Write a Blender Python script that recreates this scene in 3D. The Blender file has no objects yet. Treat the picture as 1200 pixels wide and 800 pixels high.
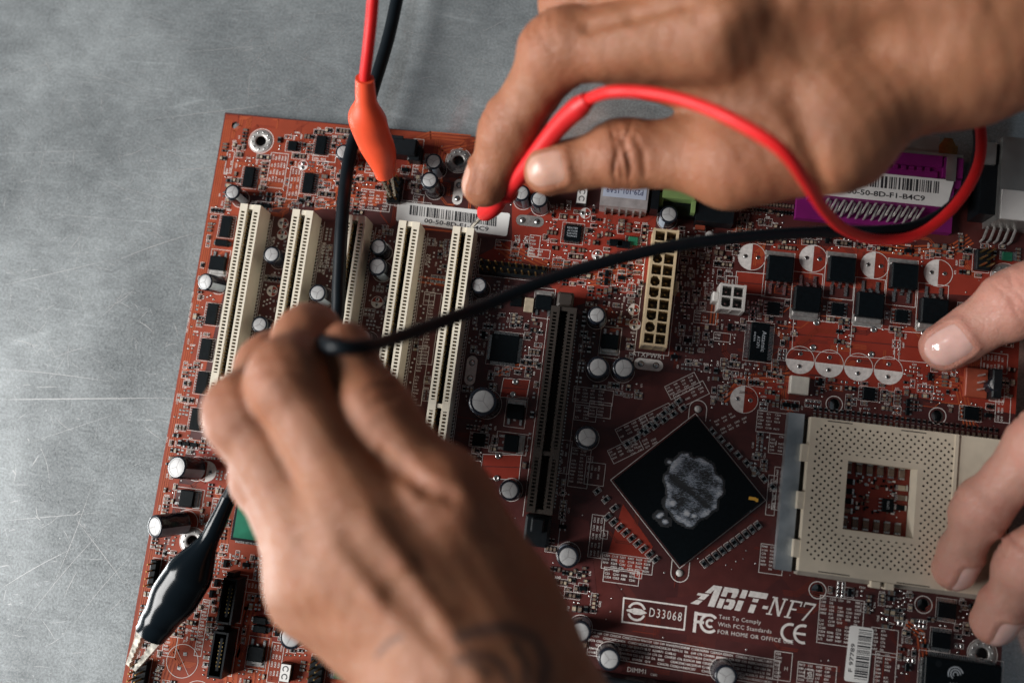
import bpy, math, random
import numpy as np
from mathutils import Vector, Matrix, Euler
from mathutils.geometry import delaunay_2d_cdt

random.seed(7)
rng = np.random.default_rng(11)
SC = bpy.context.scene
COL = SC.collection
MM = 0.001            # everything below is measured in millimetres
ZB = 4.6              # top face of the circuit board above the table

# ------------------------------------------------------------------ camera
# pose solved from the board's mounting holes (x along the rear edge, -y into the board)
CAM_R = np.array([[0.9887765838942737, 0.1280193793075628, -0.07701886563743093],
                  [0.1161859935313932, -0.9829827028390299, -0.14228780983063338],
                  [-0.0939238098114282, 0.13174234110938593, -0.9868243377164574]])
CAM_T = np.array([156.913, -122.4475, 338.4255 + ZB])
CAM_F = 1081.2869
cam_data = bpy.data.cameras.new('camera')
cam = bpy.data.objects.new('camera', cam_data)
COL.objects.link(cam)
m4 = Matrix.Identity(4)
for i in range(3):
    m4[i][0] = CAM_R[0][i]; m4[i][1] = -CAM_R[1][i]; m4[i][2] = -CAM_R[2][i]
    m4[i][3] = CAM_T[i] * MM
cam.matrix_world = m4
cam_data.sensor_width = 36.0
cam_data.sensor_fit = 'HORIZONTAL'
cam_data.lens = CAM_F / 1200.0 * 36.0
cam_data.clip_start = 0.01
cam_data.clip_end = 50.0
cam_data.dof.use_dof = True
cam_data.dof.focus_distance = 0.338
cam_data.dof.aperture_fstop = 4.2
SC.camera = cam

# ------------------------------------------------------------------ light
world = bpy.data.worlds.new('World'); SC.world = world
world.use_nodes = True
bg = world.node_tree.nodes['Background']
bg.inputs[0].default_value = (0.80, 0.91, 1.0, 1)
bg.inputs[1].default_value = 0.075

def area_light(name, loc, target, sx, sy, power, color):
    l = bpy.data.lights.new(name, 'AREA')
    l.shape = 'RECTANGLE'; l.size = sx; l.size_y = sy; l.energy = power; l.color = color
    o = bpy.data.objects.new(name, l); COL.objects.link(o)
    o.location = loc
    d = Vector(target) - Vector(loc)
    o.rotation_euler = d.to_track_quat('-Z', 'Y').to_euler()
    return o
# a large window to the left of the table
area_light('window_light', (-1.75, -0.55, 1.08), (0.10, -0.12, 0.0), 1.15, 1.15, 104.0, (1.0, 0.985, 0.965))

vs = SC.view_settings
SC.display_settings.display_device = 'sRGB'
vs.view_transform = 'Standard'; vs.look = 'None'; vs.exposure = 0.0; vs.gamma = 1.0
vs.use_curve_mapping = False
SC.render.engine = 'CYCLES'
SC.cycles.use_denoising = True
SC.cycles.max_bounces = 6
SC.cycles.diffuse_bounces = 3
SC.cycles.glossy_bounces = 3
SC.cycles.use_adaptive_sampling = True
SC.cycles.adaptive_threshold = 0.02
SC.cycles.caustics_reflective = False
SC.cycles.caustics_refractive = False

# ------------------------------------------------------------------ measuring helpers
def P(u, v, h=0.0):
    """Point (mm, world) seen at photo position u,v at height h above the board's face."""
    d = CAM_R.T @ np.array([(u - 600.0) / CAM_F, (v - 400.0) / CAM_F, 1.0])
    t = (ZB + h - CAM_T[2]) / d[2]
    return CAM_T + d * t
def B(u, v, h=0.0):
    p = P(u, v, h); return p[0], p[1]

# ------------------------------------------------------------------ materials
MATS = {}
def mat(name, col, rough=0.5, metal=0.0, spec=0.5, noise=0.0, nscale=400.0, bump=0.0, bscale=1500.0,
        coat=0.0, sss=0.0, sssr=(1, .3, .15), trans=0.0, alpha=1.0, rnoise=0.0):
    m = bpy.data.materials.new(name); m.use_nodes = True
    nt = m.node_tree; b = nt.nodes['Principled BSDF']
    b.inputs['Base Color'].default_value = (*col, 1)
    b.inputs['Roughness'].default_value = rough
    b.inputs['Metallic'].default_value = metal
    b.inputs['Specular IOR Level'].default_value = spec
    b.inputs['Coat Weight'].default_value = coat
    b.inputs['Transmission Weight'].default_value = trans
    b.inputs['Alpha'].default_value = alpha
    tc = nt.nodes.new('ShaderNodeTexCoord')
    if noise > 0 or rnoise > 0:
        n = nt.nodes.new('ShaderNodeTexNoise'); n.inputs['Scale'].default_value = nscale; n.inputs['Detail'].default_value = 5
        nt.links.new(tc.outputs['Object'], n.inputs['Vector'])
        if noise > 0:
            r = nt.nodes.new('ShaderNodeMapRange')
            r.inputs[1].default_value = .3; r.inputs[2].default_value = .7
            r.inputs[3].default_value = 1 - noise; r.inputs[4].default_value = 1 + noise
            nt.links.new(n.outputs['Fac'], r.inputs[0])
            mx = nt.nodes.new('ShaderNodeVectorMath'); mx.operation = 'SCALE'
            mx.inputs[0].default_value = col
            nt.links.new(r.outputs[0], mx.inputs['Scale'])
            nt.links.new(mx.outputs[0], b.inputs['Base Color'])
        if rnoise > 0:
            r2 = nt.nodes.new('ShaderNodeMapRange')
            r2.inputs[1].default_value = .3; r2.inputs[2].default_value = .7
            r2.inputs[3].default_value = max(.02, rough - rnoise); r2.inputs[4].default_value = min(1, rough + rnoise)
            nt.links.new(n.outputs['Fac'], r2.inputs[0]); nt.links.new(r2.outputs[0], b.inputs['Roughness'])
    if bump > 0:
        n2 = nt.nodes.new('ShaderNodeTexNoise'); n2.inputs['Scale'].default_value = bscale; n2.inputs['Detail'].default_value = 4
        nt.links.new(tc.outputs['Object'], n2.inputs['Vector'])
        bp = nt.nodes.new('ShaderNodeBump'); bp.inputs['Strength'].default_value = bump; bp.inputs['Distance'].default_value = 0.0002
        nt.links.new(n2.outputs['Fac'], bp.inputs['Height']); nt.links.new(bp.outputs['Normal'], b.inputs['Normal'])
    if sss > 0:
        b.inputs['Subsurface Weight'].default_value = sss
        b.inputs['Subsurface Radius'].default_value = sssr
        b.inputs['Subsurface Scale'].default_value = 0.002
    MATS[name] = m
    return m

mat('black_epoxy', (.003, .005, .0065), .36, spec=.14, noise=.25, nscale=900, bump=.25, bscale=4000)
mat('black_plastic', (.006, .008, .010), .38, spec=.25, noise=.2, nscale=600)
mat('sleeve', (.010, .013, .020), .22, noise=.2, nscale=300)
mat('sleeve_stripe', (.33, .39, .46), .35, noise=.1)
mat('cap_aluminium', (.37, .37, .37), .55, metal=.2, noise=.10, nscale=700)
mat('cap_groove', (.16, .15, .15), .5)
mat('solder', (.58, .58, .57), .30, metal=1.0, noise=.15, nscale=1500, rnoise=.1)
mat('tin_pad', (.50, .48, .46), .38, metal=.75, noise=.25, nscale=900)
mat('gold', (.62, .42, .16), .34, metal=1.0, noise=.15, nscale=900)
mat('slot_ivory', (.70, .645, .53), .42, noise=.05, nscale=250)
mat('slot_dark', (.035, .028, .020), .6)
mat('slot_brown', (.034, .026, .021), .5, noise=.15, nscale=300)
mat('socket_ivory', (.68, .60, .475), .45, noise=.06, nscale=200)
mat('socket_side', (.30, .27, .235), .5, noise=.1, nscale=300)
mat('hole_dark', (.02, .016, .013), .7)
mat('nylon', (.52, .405, .255), .38, noise=.06, nscale=300)
mat('nylon_white', (.50, .48, .455), .36, noise=.05, nscale=300)
mat('silk', (.68, .64, .61), .6, noise=.15, nscale=800)
mat('paper', (.72, .71, .69), .55, noise=.04, nscale=200)
mat('paper_blue', (.47, .52, .64), .55, noise=.04, nscale=200)
mat('ink', (.030, .030, .034), .5)
mat('blue_ink', (.03, .035, .12), .5)
mat('chip_print', (.42, .46, .50), .6)
mat('purple', (.17, .008, .115), .40, noise=.1, nscale=200)
mat('jack_green', (.19, .28, .10), .40, noise=.08)
mat('label_green', (.010, .15, .085), .33, noise=.15, nscale=300)
mat('res_green', (.015, .14, .075), .45)
mat('ceramic_brown', (.16, .115, .085), .45, noise=.3, nscale=600)
mat('ceramic_tan', (.40, .33, .24), .42, noise=.2, nscale=600)
mat('shield', (.56, .56, .54), .40, metal=.9, noise=.12, nscale=120, rnoise=.1)
mat('lever_metal', (.50, .54, .57), .42, metal=.85, noise=.28, nscale=90, rnoise=.14)
mat('beige_block', (.60, .57, .50), .5, noise=.1, nscale=500)
mat('fan_orange', (.30, .060, .030), .42, noise=.1)
mat('jaw_steel', (.70, .66, .58), .30, metal=1.0, noise=.12, nscale=400, rnoise=.08)
mat('red_boot', (.80, .085, .030), .42, noise=.05, nscale=150)
mat('red_wire', (.68, .017, .018), .46, spec=.3, noise=.06, nscale=200)
mat('red_probe', (.58, .016, .018), .44, spec=.35, noise=.06, nscale=200)
mat('black_wire', (.004, .007, .010), .40, spec=.2, noise=.15, nscale=250)
mat('black_boot', (.004, .007, .010), .15, spec=.24, noise=.1, nscale=120)
mat('chrome', (.72, .72, .72), .16, metal=1.0)
mat('paste', (.34, .38, .44), .6, noise=.5, nscale=700, bump=.8, bscale=900)
mat('orange_mark', (.72, .38, .05), .5)
mat('copper_orange', (.265, .045, .020), .42, spec=.3, noise=.12, nscale=150)
mat('trace_dark', (.215, .034, .017), .42, spec=.3, noise=.12, nscale=150)
mat('trace_mid', (.155, .030, .021), .42, spec=.3, noise=.12, nscale=150)
mat('hole_ring', (.40, .385, .37), .46, metal=.6, noise=.25, nscale=700)
mat('window_red', (.20, .030, .019), .42, spec=.3, noise=.12, nscale=150)
mat('module_clear', (.36, .33, .33), .22, noise=.2, nscale=300)
mat('copper_red', (.255, .033, .020), .42, spec=.3, noise=.12, nscale=150)
mat('trace_red', (.385, .080, .030), .40, spec=.3, noise=.1, nscale=200)
mat('mask_dark', (.075, .017, .016), .40, noise=.15, nscale=150)

# ------------------------------------------------------------------ mesh helpers
class MB:
    """collects shapes in millimetres, build() links them as ONE mesh object"""
    def __init__(s): s.v = []; s.f = []; s.m = []; s.sm = []; s.mats = []; s.k = 0
    def lift(s, m):
        # print laid over print: each stroke a hair above the last
        if m not in ('silk', 'ink', 'blue_ink', 'chip_print'): return 0.0
        s.k = (s.k + 1) % 60; return s.k * .0004
    def mi(s, m):
        if m not in s.mats: s.mats.append(m)
        return s.mats.index(m)
    def add(s, verts, faces, m, smooth=False):
        o = len(s.v); k = s.mi(m)
        s.v.extend([tuple(map(float, p)) for p in verts])
        s.f.extend([tuple(o + i for i in f) for f in faces])
        s.m.extend([k] * len(faces)); s.sm.extend([smooth] * len(faces))
    def box(s, x, y, z0, sx, sy, sz, m, rz=0.0, taper=0.0):
        """box standing on z0, centred on x,y ; taper = inset of the top"""
        c, si = math.cos(rz), math.sin(rz)
        vs_ = []
        for (z, t) in ((z0, 0), (z0 + sz, taper)):
            for (a, b) in ((-1, -1), (1, -1), (1, 1), (-1, 1)):
                px = a * (sx / 2 - t); py = b * (sy / 2 - t)
                vs_.append((x + px * c - py * si, y + px * si + py * c, z))
        s.add(vs_, [(3, 2, 1, 0), (4, 5, 6, 7), (0, 1, 5, 4), (1, 2, 6, 5), (2, 3, 7, 6), (3, 0, 4, 7)], m)
    def bevbox(s, x, y, z0, sx, sy, sz, m, bev=0.3, rz=0.0):
        """box with a bevelled top edge and slightly cut corners"""
        c, si = math.cos(rz), math.sin(rz)
        def ring(hx, hy, cut, z):
            pts = [(-hx + cut, -hy), (hx - cut, -hy), (hx, -hy + cut), (hx, hy - cut), (hx - cut, hy), (-hx + cut, hy), (-hx, hy - cut), (-hx, -hy + cut)]
            return [(x + a * c - b * si, y + a * si + b * c, z) for a, b in pts]
        k = bev * .6
        R = [ring(sx / 2, sy / 2, k, z0), ring(sx / 2, sy / 2, k, z0 + sz - bev), ring(sx / 2 - bev, sy / 2 - bev, k, z0 + sz)]
        vs_ = sum(R, []); fs = []
        for r in range(2):
            for i in range(8):
                j = (i + 1) % 8; fs.append((r * 8 + i, r * 8 + j, r * 8 + 8 + j, r * 8 + 8 + i))
        fs.append(tuple(range(16, 24))); fs.append(tuple(reversed(range(8))))
        s.add(vs_, fs, m)
    def lathe(s, x, y, prof, m, n=20, smooth=True, cap=True):
        """profile [(r,z),...] round the vertical axis"""
        vs_ = []; fs = []
        for (r, z) in prof:
            for i in range(n):
                a = 2 * math.pi * i / n; vs_.append((x + r * math.cos(a), y + r * math.sin(a), z))
        for k in range(len(prof) - 1):
            for i in range(n):
                j = (i + 1) % n; fs.append((k * n + i, k * n + j, (k + 1) * n + j, (k + 1) * n + i))
        s.add(vs_, fs, m, smooth)
        if cap and prof[-1][0] > 0:
            s.add(vs_[-n:], [tuple(range(n))], m)
    def poly(s, pts, z, m):
        z = z + s.lift(m)
        s.add([(p[0], p[1], z) for p in pts], [tuple(range(len(pts)))], m)
    def prism(s, pts, z0, z1, m):
        n = len(pts)
        a = sum(pts[i][0] * pts[(i + 1) % n][1] - pts[(i + 1) % n][0] * pts[i][1] for i in range(n))
        if a < 0: pts = pts[::-1]
        vs_ = [(p[0], p[1], z0) for p in pts] + [(p[0], p[1], z1) for p in pts]
        fs = [tuple(reversed(range(n))), tuple(range(n, 2 * n))] + [(i, (i + 1) % n, n + (i + 1) % n, n + i) for i in range(n)]
        s.add(vs_, fs, m)
    def line(s, pts, w, z, m, closed=False):
        """flat painted stroke"""
        pts = [np.array(p[:2], float) for p in pts]
        n = len(pts)
        segs = [(i, (i + 1) % n) for i in range(n if closed else n - 1)]
        for a, b in segs:
            d = pts[b] - pts[a]; L = np.hypot(*d)
            if L < 1e-6: continue
            d /= L; nn = np.array([-d[1], d[0]]) * w / 2; e = d * w / 2
            q = [pts[a] - nn - e, pts[b] - nn + e, pts[b] + nn + e, pts[a] + nn - e]
            zz = z + s.lift(m)
            s.add([(p[0], p[1], zz) for p in q], [(0, 1, 2, 3)], m)
    def ring(s, x, y, r, w, z, m, n=28, a0=0.0, a1=2 * math.pi):
        z = z + s.lift(m)
        vs_ = []; fs = []
        for i in range(n + 1):
            a = a0 + (a1 - a0) * i / n
            for rr in (r - w / 2, r + w / 2): vs_.append((x + rr * math.cos(a), y + rr * math.sin(a), z))
        for i in range(n): fs.append((2 * i, 2 * i + 1, 2 * i + 3, 2 * i + 2))
        s.add(vs_, fs, m)
    def disc(s, x, y, r, z, m, n=20, a0=0.0, a1=2 * math.pi):
        vs_ = [(x + r * math.cos(a0 + (a1 - a0) * i / n), y + r * math.sin(a0 + (a1 - a0) * i / n), z) for i in range(n if a1 - a0 > 6.28 else n + 1)]
        s.add(vs_, [tuple(range(len(vs_)))], m)
    def sweep(s, path, prof, m, n=16, smooth=True, caps=True, up=(0, 0, 1)):
        """path: list of 3D points; prof: list of (ra, rb) half-axes (side, up)"""
        path = [np.array(p, float) for p in path]; N = len(path)
        vs_ = []; fs = []; prev = None
        for k in range(N):
            t = path[min(k + 1, N - 1)] - path[max(k - 1, 0)]; t /= np.linalg.norm(t)
            if prev is None:
                u_ = np.array(up, float); u_ = u_ - t * u_.dot(t)
                if np.linalg.norm(u_) < 1e-4: u_ = np.array([1., 0, 0]) - t * t[0]
            else:
                u_ = prev - t * prev.dot(t)
            u_ /= np.linalg.norm(u_); prev = u_; sd = np.cross(t, u_)
            ra, rb = prof[k] if isinstance(prof, list) else prof
            for i in range(n):
                a = 2 * math.pi * i / n
                vs_.append(path[k] + sd * ra * math.cos(a) + u_ * rb * math.sin(a))
        for k in range(N - 1):
            for i in range(n):
                j = (i + 1) % n; fs.append((k * n + i, k * n + j, (k + 1) * n + j, (k + 1) * n + i))
        s.add(vs_, fs, m, smooth)
        if caps:
            s.add(vs_[:n], [tuple(reversed(range(n)))], m); s.add(vs_[-n:], [tuple(range(n))], m)
    def geo(s, G, x, y, z, m, rot=0.0, sc=1.0):
        vs_, fs = G; c, si = math.cos(rot), math.sin(rot); z = z + s.lift(m)
        s.add([(x + (a * c - b * si) * sc, y + (a * si + b * c) * sc, z) for a, b in vs_], fs, m)
    def mesh(s, name):
        me = bpy.data.meshes.new(name)
        me.from_pydata([(a * MM, b * MM, c * MM) for a, b, c in s.v], [], s.f)
        for k in s.mats: me.materials.append(MATS[k])
        me.polygons.foreach_set('material_index', s.m)
        me.polygons.foreach_set('use_smooth', s.sm)
        me.update()
        return me
    def build(s, name, parent=None, loc=(0, 0, 0), rz=0.0):
        return link(name, s.mesh(name), parent, loc, rz)
def link(name, me, parent=None, loc=(0, 0, 0), rz=0.0):
    o = bpy.data.objects.new(name, me); COL.objects.link(o)
    o.location = (loc[0] * MM, loc[1] * MM, loc[2] * MM)
    o.rotation_euler = (0, 0, rz)
    if parent is not None: o.parent = parent
    return o
def tag(o, label=None, cat=None, group=None, kind=None):
    if label: o['label'] = label
    if cat: o['category'] = cat
    if group: o['group'] = group
    if kind: o['kind'] = kind
    return o
def spline(pts, per=10):
    """Catmull-Rom through 3D points"""
    p = [np.array(q, float) for q in pts]
    p = [2 * p[0] - p[1]] + p + [2 * p[-1] - p[-2]]
    out = []
    for i in range(1, len(p) - 2):
        for k in range(per):
            t = k / per
            out.append(.5 * ((2 * p[i]) + (-p[i - 1] + p[i + 1]) * t + (2 * p[i - 1] - 5 * p[i] + 4 * p[i + 1] - p[i + 2]) * t * t + (-p[i - 1] + 3 * p[i] - 3 * p[i + 1] + p[i + 2]) * t ** 3))
    out.append(p[-2]); return out

TXT = {}
def text_geo(body, size=1.0, shear=0.0, bold=0.0, space=1.0):
    """flat outline of a line of lettering, lower left corner at 0,0, cap height about 0.7*size"""
    key = (body, size, shear, bold, space)
    if key in TXT: return TXT[key]
    cu = bpy.data.curves.new('lettering', 'FONT'); cu.body = body; cu.size = 1.0
    cu.shear = shear; cu.offset = bold; cu.space_character = space; cu.resolution_u = 2; cu.fill_mode = 'FRONT'
    o = bpy.data.objects.new('lettering', cu)
    me = bpy.data.meshes.new_from_object(o)
    vs_ = [(v.co.x * size, v.co.y * size) for v in me.vertices]
    fs = [tuple(p.vertices) for p in me.polygons]
    bpy.data.objects.remove(o); bpy.data.meshes.remove(me); bpy.data.curves.remove(cu)
    TXT[key] = (vs_, fs); return TXT[key]
def centred(G):
    vs_, fs = G
    xs = [a for a, _ in vs_]; ys = [b for _, b in vs_]
    cx = (min(xs) + max(xs)) / 2; cy = (min(ys) + max(ys)) / 2
    return [(a - cx, b - cy) for a, b in vs_], fs
def fit(G, w, h):
    """centred lettering scaled to w x h"""
    vs_, fs = centred(G)
    xs = [a for a, _ in vs_]; ys = [b for _, b in vs_]
    kx = w / (max(xs) - min(xs)); ky = h / (max(ys) - min(ys))
    return [(a * kx, b * ky) for a, b in vs_], fs

# ------------------------------------------------------------------ table: scratched bare metal sheet
def table_material():
    m = bpy.data.materials.new('scratched_metal'); m.use_nodes = True
    nt = m.node_tree; b = nt.nodes['Principled BSDF']; L = nt.links.new
    tc = nt.nodes.new('ShaderNodeTexCoord')
    def noise(scale, det=4, sx=1, sy=1, rot=0, rough=.6):
        mp = nt.nodes.new('ShaderNodeMapping'); mp.inputs['Scale'].default_value = (sx, sy, 1); mp.inputs['Rotation'].default_value = (0, 0, rot)
        n = nt.nodes.new('ShaderNodeTexNoise'); n.inputs['Scale'].default_value = scale; n.inputs['Detail'].default_value = det; n.inputs['Roughness'].default_value = rough
        L(tc.outputs['Object'], mp.inputs['Vector']); L(mp.outputs[0], n.inputs['Vector']); return n.outputs['Fac']
    def rmap(x, a, b_, c, d):
        r = nt.nodes.new('ShaderNodeMapRange'); r.inputs[1].default_value = a; r.inputs[2].default_value = b_; r.inputs[3].default_value = c; r.inputs[4].default_value = d
        L(x, r.inputs[0]); return r.outputs[0]
    def math2(op, x, y):
        n = nt.nodes.new('ShaderNodeMath'); n.operation = op
        for i, q in enumerate((x, y)):
            if isinstance(q, (int, float)): n.inputs[i].default_value = q
            else: L(q, n.inputs[i])
        return n.outputs[0]
    # faint rolling streaks, cloudy stains and fine speckle
    streak = rmap(noise(30, 6, 1, 14, .05), .35, .65, 0, 1)
    cloud = rmap(noise(14, 6), .35, .68, 0, 1)
    speck = rmap(noise(1100, 3), .38, .66, 0, 1)
    fine = rmap(noise(2200, 2), .35, .65, 0, 1)
    v = math2('ADD', math2('MULTIPLY', streak, .035), math2('MULTIPLY', cloud, .16))
    v = math2('ADD', v, math2('ADD', math2('MULTIPLY', speck, .17), math2('MULTIPLY', rmap(noise(120, 8, 1, 1.6, .3, .7), .35, .68, 0, 1), .15)))
    v = math2('ADD', v, math2('MULTIPLY', fine, .06))
    # fine scuffs: long thin voronoi-edge lines in several directions
    sc = None
    for k, (rot, s1, s2, wid, seed) in enumerate(((.35, 26, 3.2, .010, 0), (1.25, 22, 2.2, .008, 3), (-.5, 30, 3.6, .010, 7), (.05, 18, 1.5, .007, 13), (2.2, 34, 5, .012, 17))):
        mp = nt.nodes.new('ShaderNodeMapping'); mp.inputs['Rotation'].default_value = (0, 0, rot); mp.inputs['Scale'].default_value = (s2, s1, 1); mp.inputs['Location'].default_value = (seed, seed * 1.7, 0)
        wob = nt.nodes.new('ShaderNodeTexVoronoi'); wob.feature = 'DISTANCE_TO_EDGE'; wob.inputs['Scale'].default_value = 1.0
        L(tc.outputs['Object'], mp.inputs['Vector']); L(mp.outputs[0], wob.inputs['Vector'])
        ln = rmap(wob.outputs['Distance'], 0, wid, 1, 0)
        gate = rmap(noise(20 + 5 * k, 3, 1, 1, k), .54, .66, 0, 1)
        q = math2('MULTIPLY', ln, gate)
        sc = q if sc is None else math2('MAXIMUM', sc, q)
    base = math2('ADD', math2('ADD', v, .25), math2('MULTIPLY', sc, .16))
    cr = nt.nodes.new('ShaderNodeCombineColor')
    L(math2('MULTIPLY', base, .93), cr.inputs[0]); L(base, cr.inputs[1]); L(math2('MULTIPLY', base, 1.02), cr.inputs[2])
    L(cr.outputs[0], b.inputs['Base Color'])
    b.inputs['Metallic'].default_value = .30
    rg = math2('ADD', math2('MULTIPLY', cloud, .10), math2('ADD', math2('MULTIPLY', speck, .10), .30))
    L(rg, b.inputs['Roughness'])
    h = math2('ADD', math2('MULTIPLY', speck, .25), math2('ADD', math2('MULTIPLY', sc, .6), math2('MULTIPLY', fine, .15)))
    bp = nt.nodes.new('ShaderNodeBump'); bp.inputs['Strength'].default_value = .24; bp.inputs['Distance'].default_value = .0002
    L(h, bp.inputs['Height']); L(bp.outputs['Normal'], b.inputs['Normal'])
    # polished crests of the sheet mirror what hangs over it
    g = nt.nodes.new('ShaderNodeBsdfPrincipled'); g.inputs['Metallic'].default_value = 1.0; g.inputs['Base Color'].default_value = (.60, .63, .65, 1); g.inputs['Roughness'].default_value = .11
    bp2 = nt.nodes.new('ShaderNodeBump'); bp2.inputs['Strength'].default_value = .025; bp2.inputs['Distance'].default_value = .0002; L(h, bp2.inputs['Height']); L(bp2.outputs['Normal'], g.inputs['Normal'])
    ms = nt.nodes.new('ShaderNodeMixShader'); L(rmap(cloud, 0, 1, .62, .46), ms.inputs[0]); L(b.outputs[0], ms.inputs[1]); L(g.outputs[0], ms.inputs[2])
    out = [n for n in nt.nodes if n.type == 'OUTPUT_MATERIAL'][0]; L(ms.outputs[0], out.inputs['Surface'])
    MATS['scratched_metal'] = m
    MATS['scratch'] = mat('scratch', (.46, .46, .46), .35, metal=.5)
table_material()
tb = MB()
tb.box(150, -120, -12, 900, 700, 12, 'scratched_metal')
table = tag(tb.build('table'), kind='structure')
# individual long scratches one can follow with the eye
sb = MB()
def scratch(u0, v0, u1, v1, w, bow=0.0):
    a = P(u0, v0, -ZB); b_ = P(u1, v1, -ZB); d = b_ - a; nrm = np.array([-d[1], d[0], 0])
    n = 8; pts = [a + d * i / n + nrm * bow * math.sin(math.pi * i / n) for i in range(n + 1)]
    for i in range(n):
        p, q = pts[i], pts[i + 1]; dd = (q - p) / np.linalg.norm(q - p); k = np.array([-dd[1], dd[0], 0])
        wa = w * (.15 + math.sin(math.pi * i / n)) / 2; wb = w * (.15 + math.sin(math.pi * (i + 1) / n)) / 2
        sb.add([tuple(p - k * wa + (0, 0, .03)), tuple(q - k * wb + (0, 0, .03)), tuple(q + k * wb + (0, 0, .03)), tuple(p + k * wa + (0, 0, .03))], [(0, 1, 2, 3)], 'scratch')
for a in ((0, 468, 205, 466, .40, 0), (0, 432, 130, 447, .22, .01), (130, 308, 240, 270, .32, .02), (0, 335, 140, 302, .22, .0), (210, 62, 330, 52, .22, 0),
          (0, 90, 75, 70, .2, 0), (160, 142, 350, 119, .25, 0), (200, 200, 255, 196, .3, 0), (60, 420, 110, 405, .18, .03), (0, 690, 90, 640, .22, .02),
          (90, 610, 150, 690, .22, .01), (110, 560, 60, 690, .18, .02), (0, 610, 120, 600, .16, 0), (20, 740, 130, 610, .16, .02), (560, 40, 600, 20, .2, 0),
          (95, 80, 180, 110, .16, 0), (160, 165, 250, 200, .16, .02), (120, 215, 240, 250, .14, .02), (30, 520, 150, 480, .14, 0), (290, 40, 400, 90, .12, .01),
          (520, 130, 570, 60, .14, 0), (0, 180, 120, 176, .16, 0), (40, 250, 180, 262, .12, .01), (330, 20, 420, 12, .14, 0), (80, 740, 165, 640, .15, .03)):
    scratch(*a[:4], a[4] * .75, a[5])
r2 = random.Random(5)
for i in range(1300):
    u = r2.uniform(0, 680); v = r2.uniform(0, 800)
    if u > 255 - (v - 133) * .175 and v > 118 + (u - 260) * .09: continue
    a = r2.gauss(.5, .9) if i % 2 else r2.uniform(0, math.pi); L_ = r2.choice((3, 4, 6, 9, 14, 22, 38)) * r2.uniform(.7, 1.3)
    scratch(u, v, u + L_ * math.cos(a), v + L_ * math.sin(a), r2.uniform(.05, .15) * (1 if i % 6 else 1.7), r2.uniform(-.08, .08))
tag(sb.build('scratches', table), kind='stuff')

# ------------------------------------------------------------------ the motherboard
board = bpy.data.objects.new('motherboard', None); COL.objects.link(board)
board.empty_display_size = .02
tag(board, 'red motherboard with five white slots lying on the scratched metal table', 'motherboard')
BW, BD = 304.8, 244.0
OCC = []            # footprints already taken (x0,y0,x1,y1)
def occupy(x, y, sx, sy, g=.5): OCC.append((x - sx / 2 - g, y - sy / 2 - g, x + sx / 2 + g, y + sy / 2 + g))
def free(x, y, sx, sy):
    for a in OCC:
        if x + sx / 2 > a[0] and x - sx / 2 < a[2] and y + sy / 2 > a[1] and y - sy / 2 < a[3]: return False
    return True

# ---- solder-masked board with drilled holes
def pcb_material():
    m = bpy.data.materials.new('pcb_red'); m.use_nodes = True
    nt = m.node_tree; b = nt.nodes['Principled BSDF']; L = nt.links.new
    tc = nt.nodes.new('ShaderNodeTexCoord')
    def noise(sc, det=4):
        n = nt.nodes.new('ShaderNodeTexNoise'); n.inputs['Scale'].default_value = sc; n.inputs['Detail'].default_value = det
        L(tc.outputs['Object'], n.inputs['Vector']); return n.outputs['Fac']
    # solid copper planes under the mask read as even darker patches with straight edges
    vo = nt.nodes.new('ShaderNodeTexVoronoi'); vo.distance = 'CHEBYCHEV'; vo.inputs['Scale'].default_value = 28
    L(tc.outputs['Object'], vo.inputs['Vector'])
    cr = nt.nodes.new('ShaderNodeValToRGB'); e = cr.color_ramp.elements
    e[0].position = .3; e[0].color = (.058, .0155, .0152, 1); e[1].position = .75; e[1].color = (.084, .0195, .0170, 1)
    sp = nt.nodes.new('ShaderNodeSeparateColor'); L(vo.outputs['Color'], sp.inputs[0]); L(sp.outputs[0], cr.inputs[0])
    r = nt.nodes.new('ShaderNodeMapRange'); r.inputs[1].default_value = .3; r.inputs[2].default_value = .7; r.inputs[3].default_value = .85; r.inputs[4].default_value = 1.15
    L(noise(220, 5), r.inputs[0])
    mx = nt.nodes.new('ShaderNodeVectorMath'); mx.operation = 'SCALE'; L(cr.outputs[0], mx.inputs[0]); L(r.outputs[0], mx.inputs['Scale'])
    L(mx.outputs[0], b.inputs['Base Color'])
    r2 = nt.nodes.new('ShaderNodeMapRange'); r2.inputs[1].default_value = .3; r2.inputs[2].default_value = .7; r2.inputs[3].default_value = .30; r2.inputs[4].default_value = .46
    L(noise(90, 4), r2.inputs[0]); L(r2.outputs[0], b.inputs['Roughness'])
    bp = nt.nodes.new('ShaderNodeBump'); bp.inputs['Strength'].default_value = .15; bp.inputs['Distance'].default_value = .0001
    L(noise(1600, 3), bp.inputs['Height']); L(bp.outputs['Normal'], b.inputs['Normal'])
    MATS['pcb_red'] = m
pcb_material()
mat('pcb_edge', (.34, .20, .085), .6, noise=.2, nscale=500)

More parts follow.
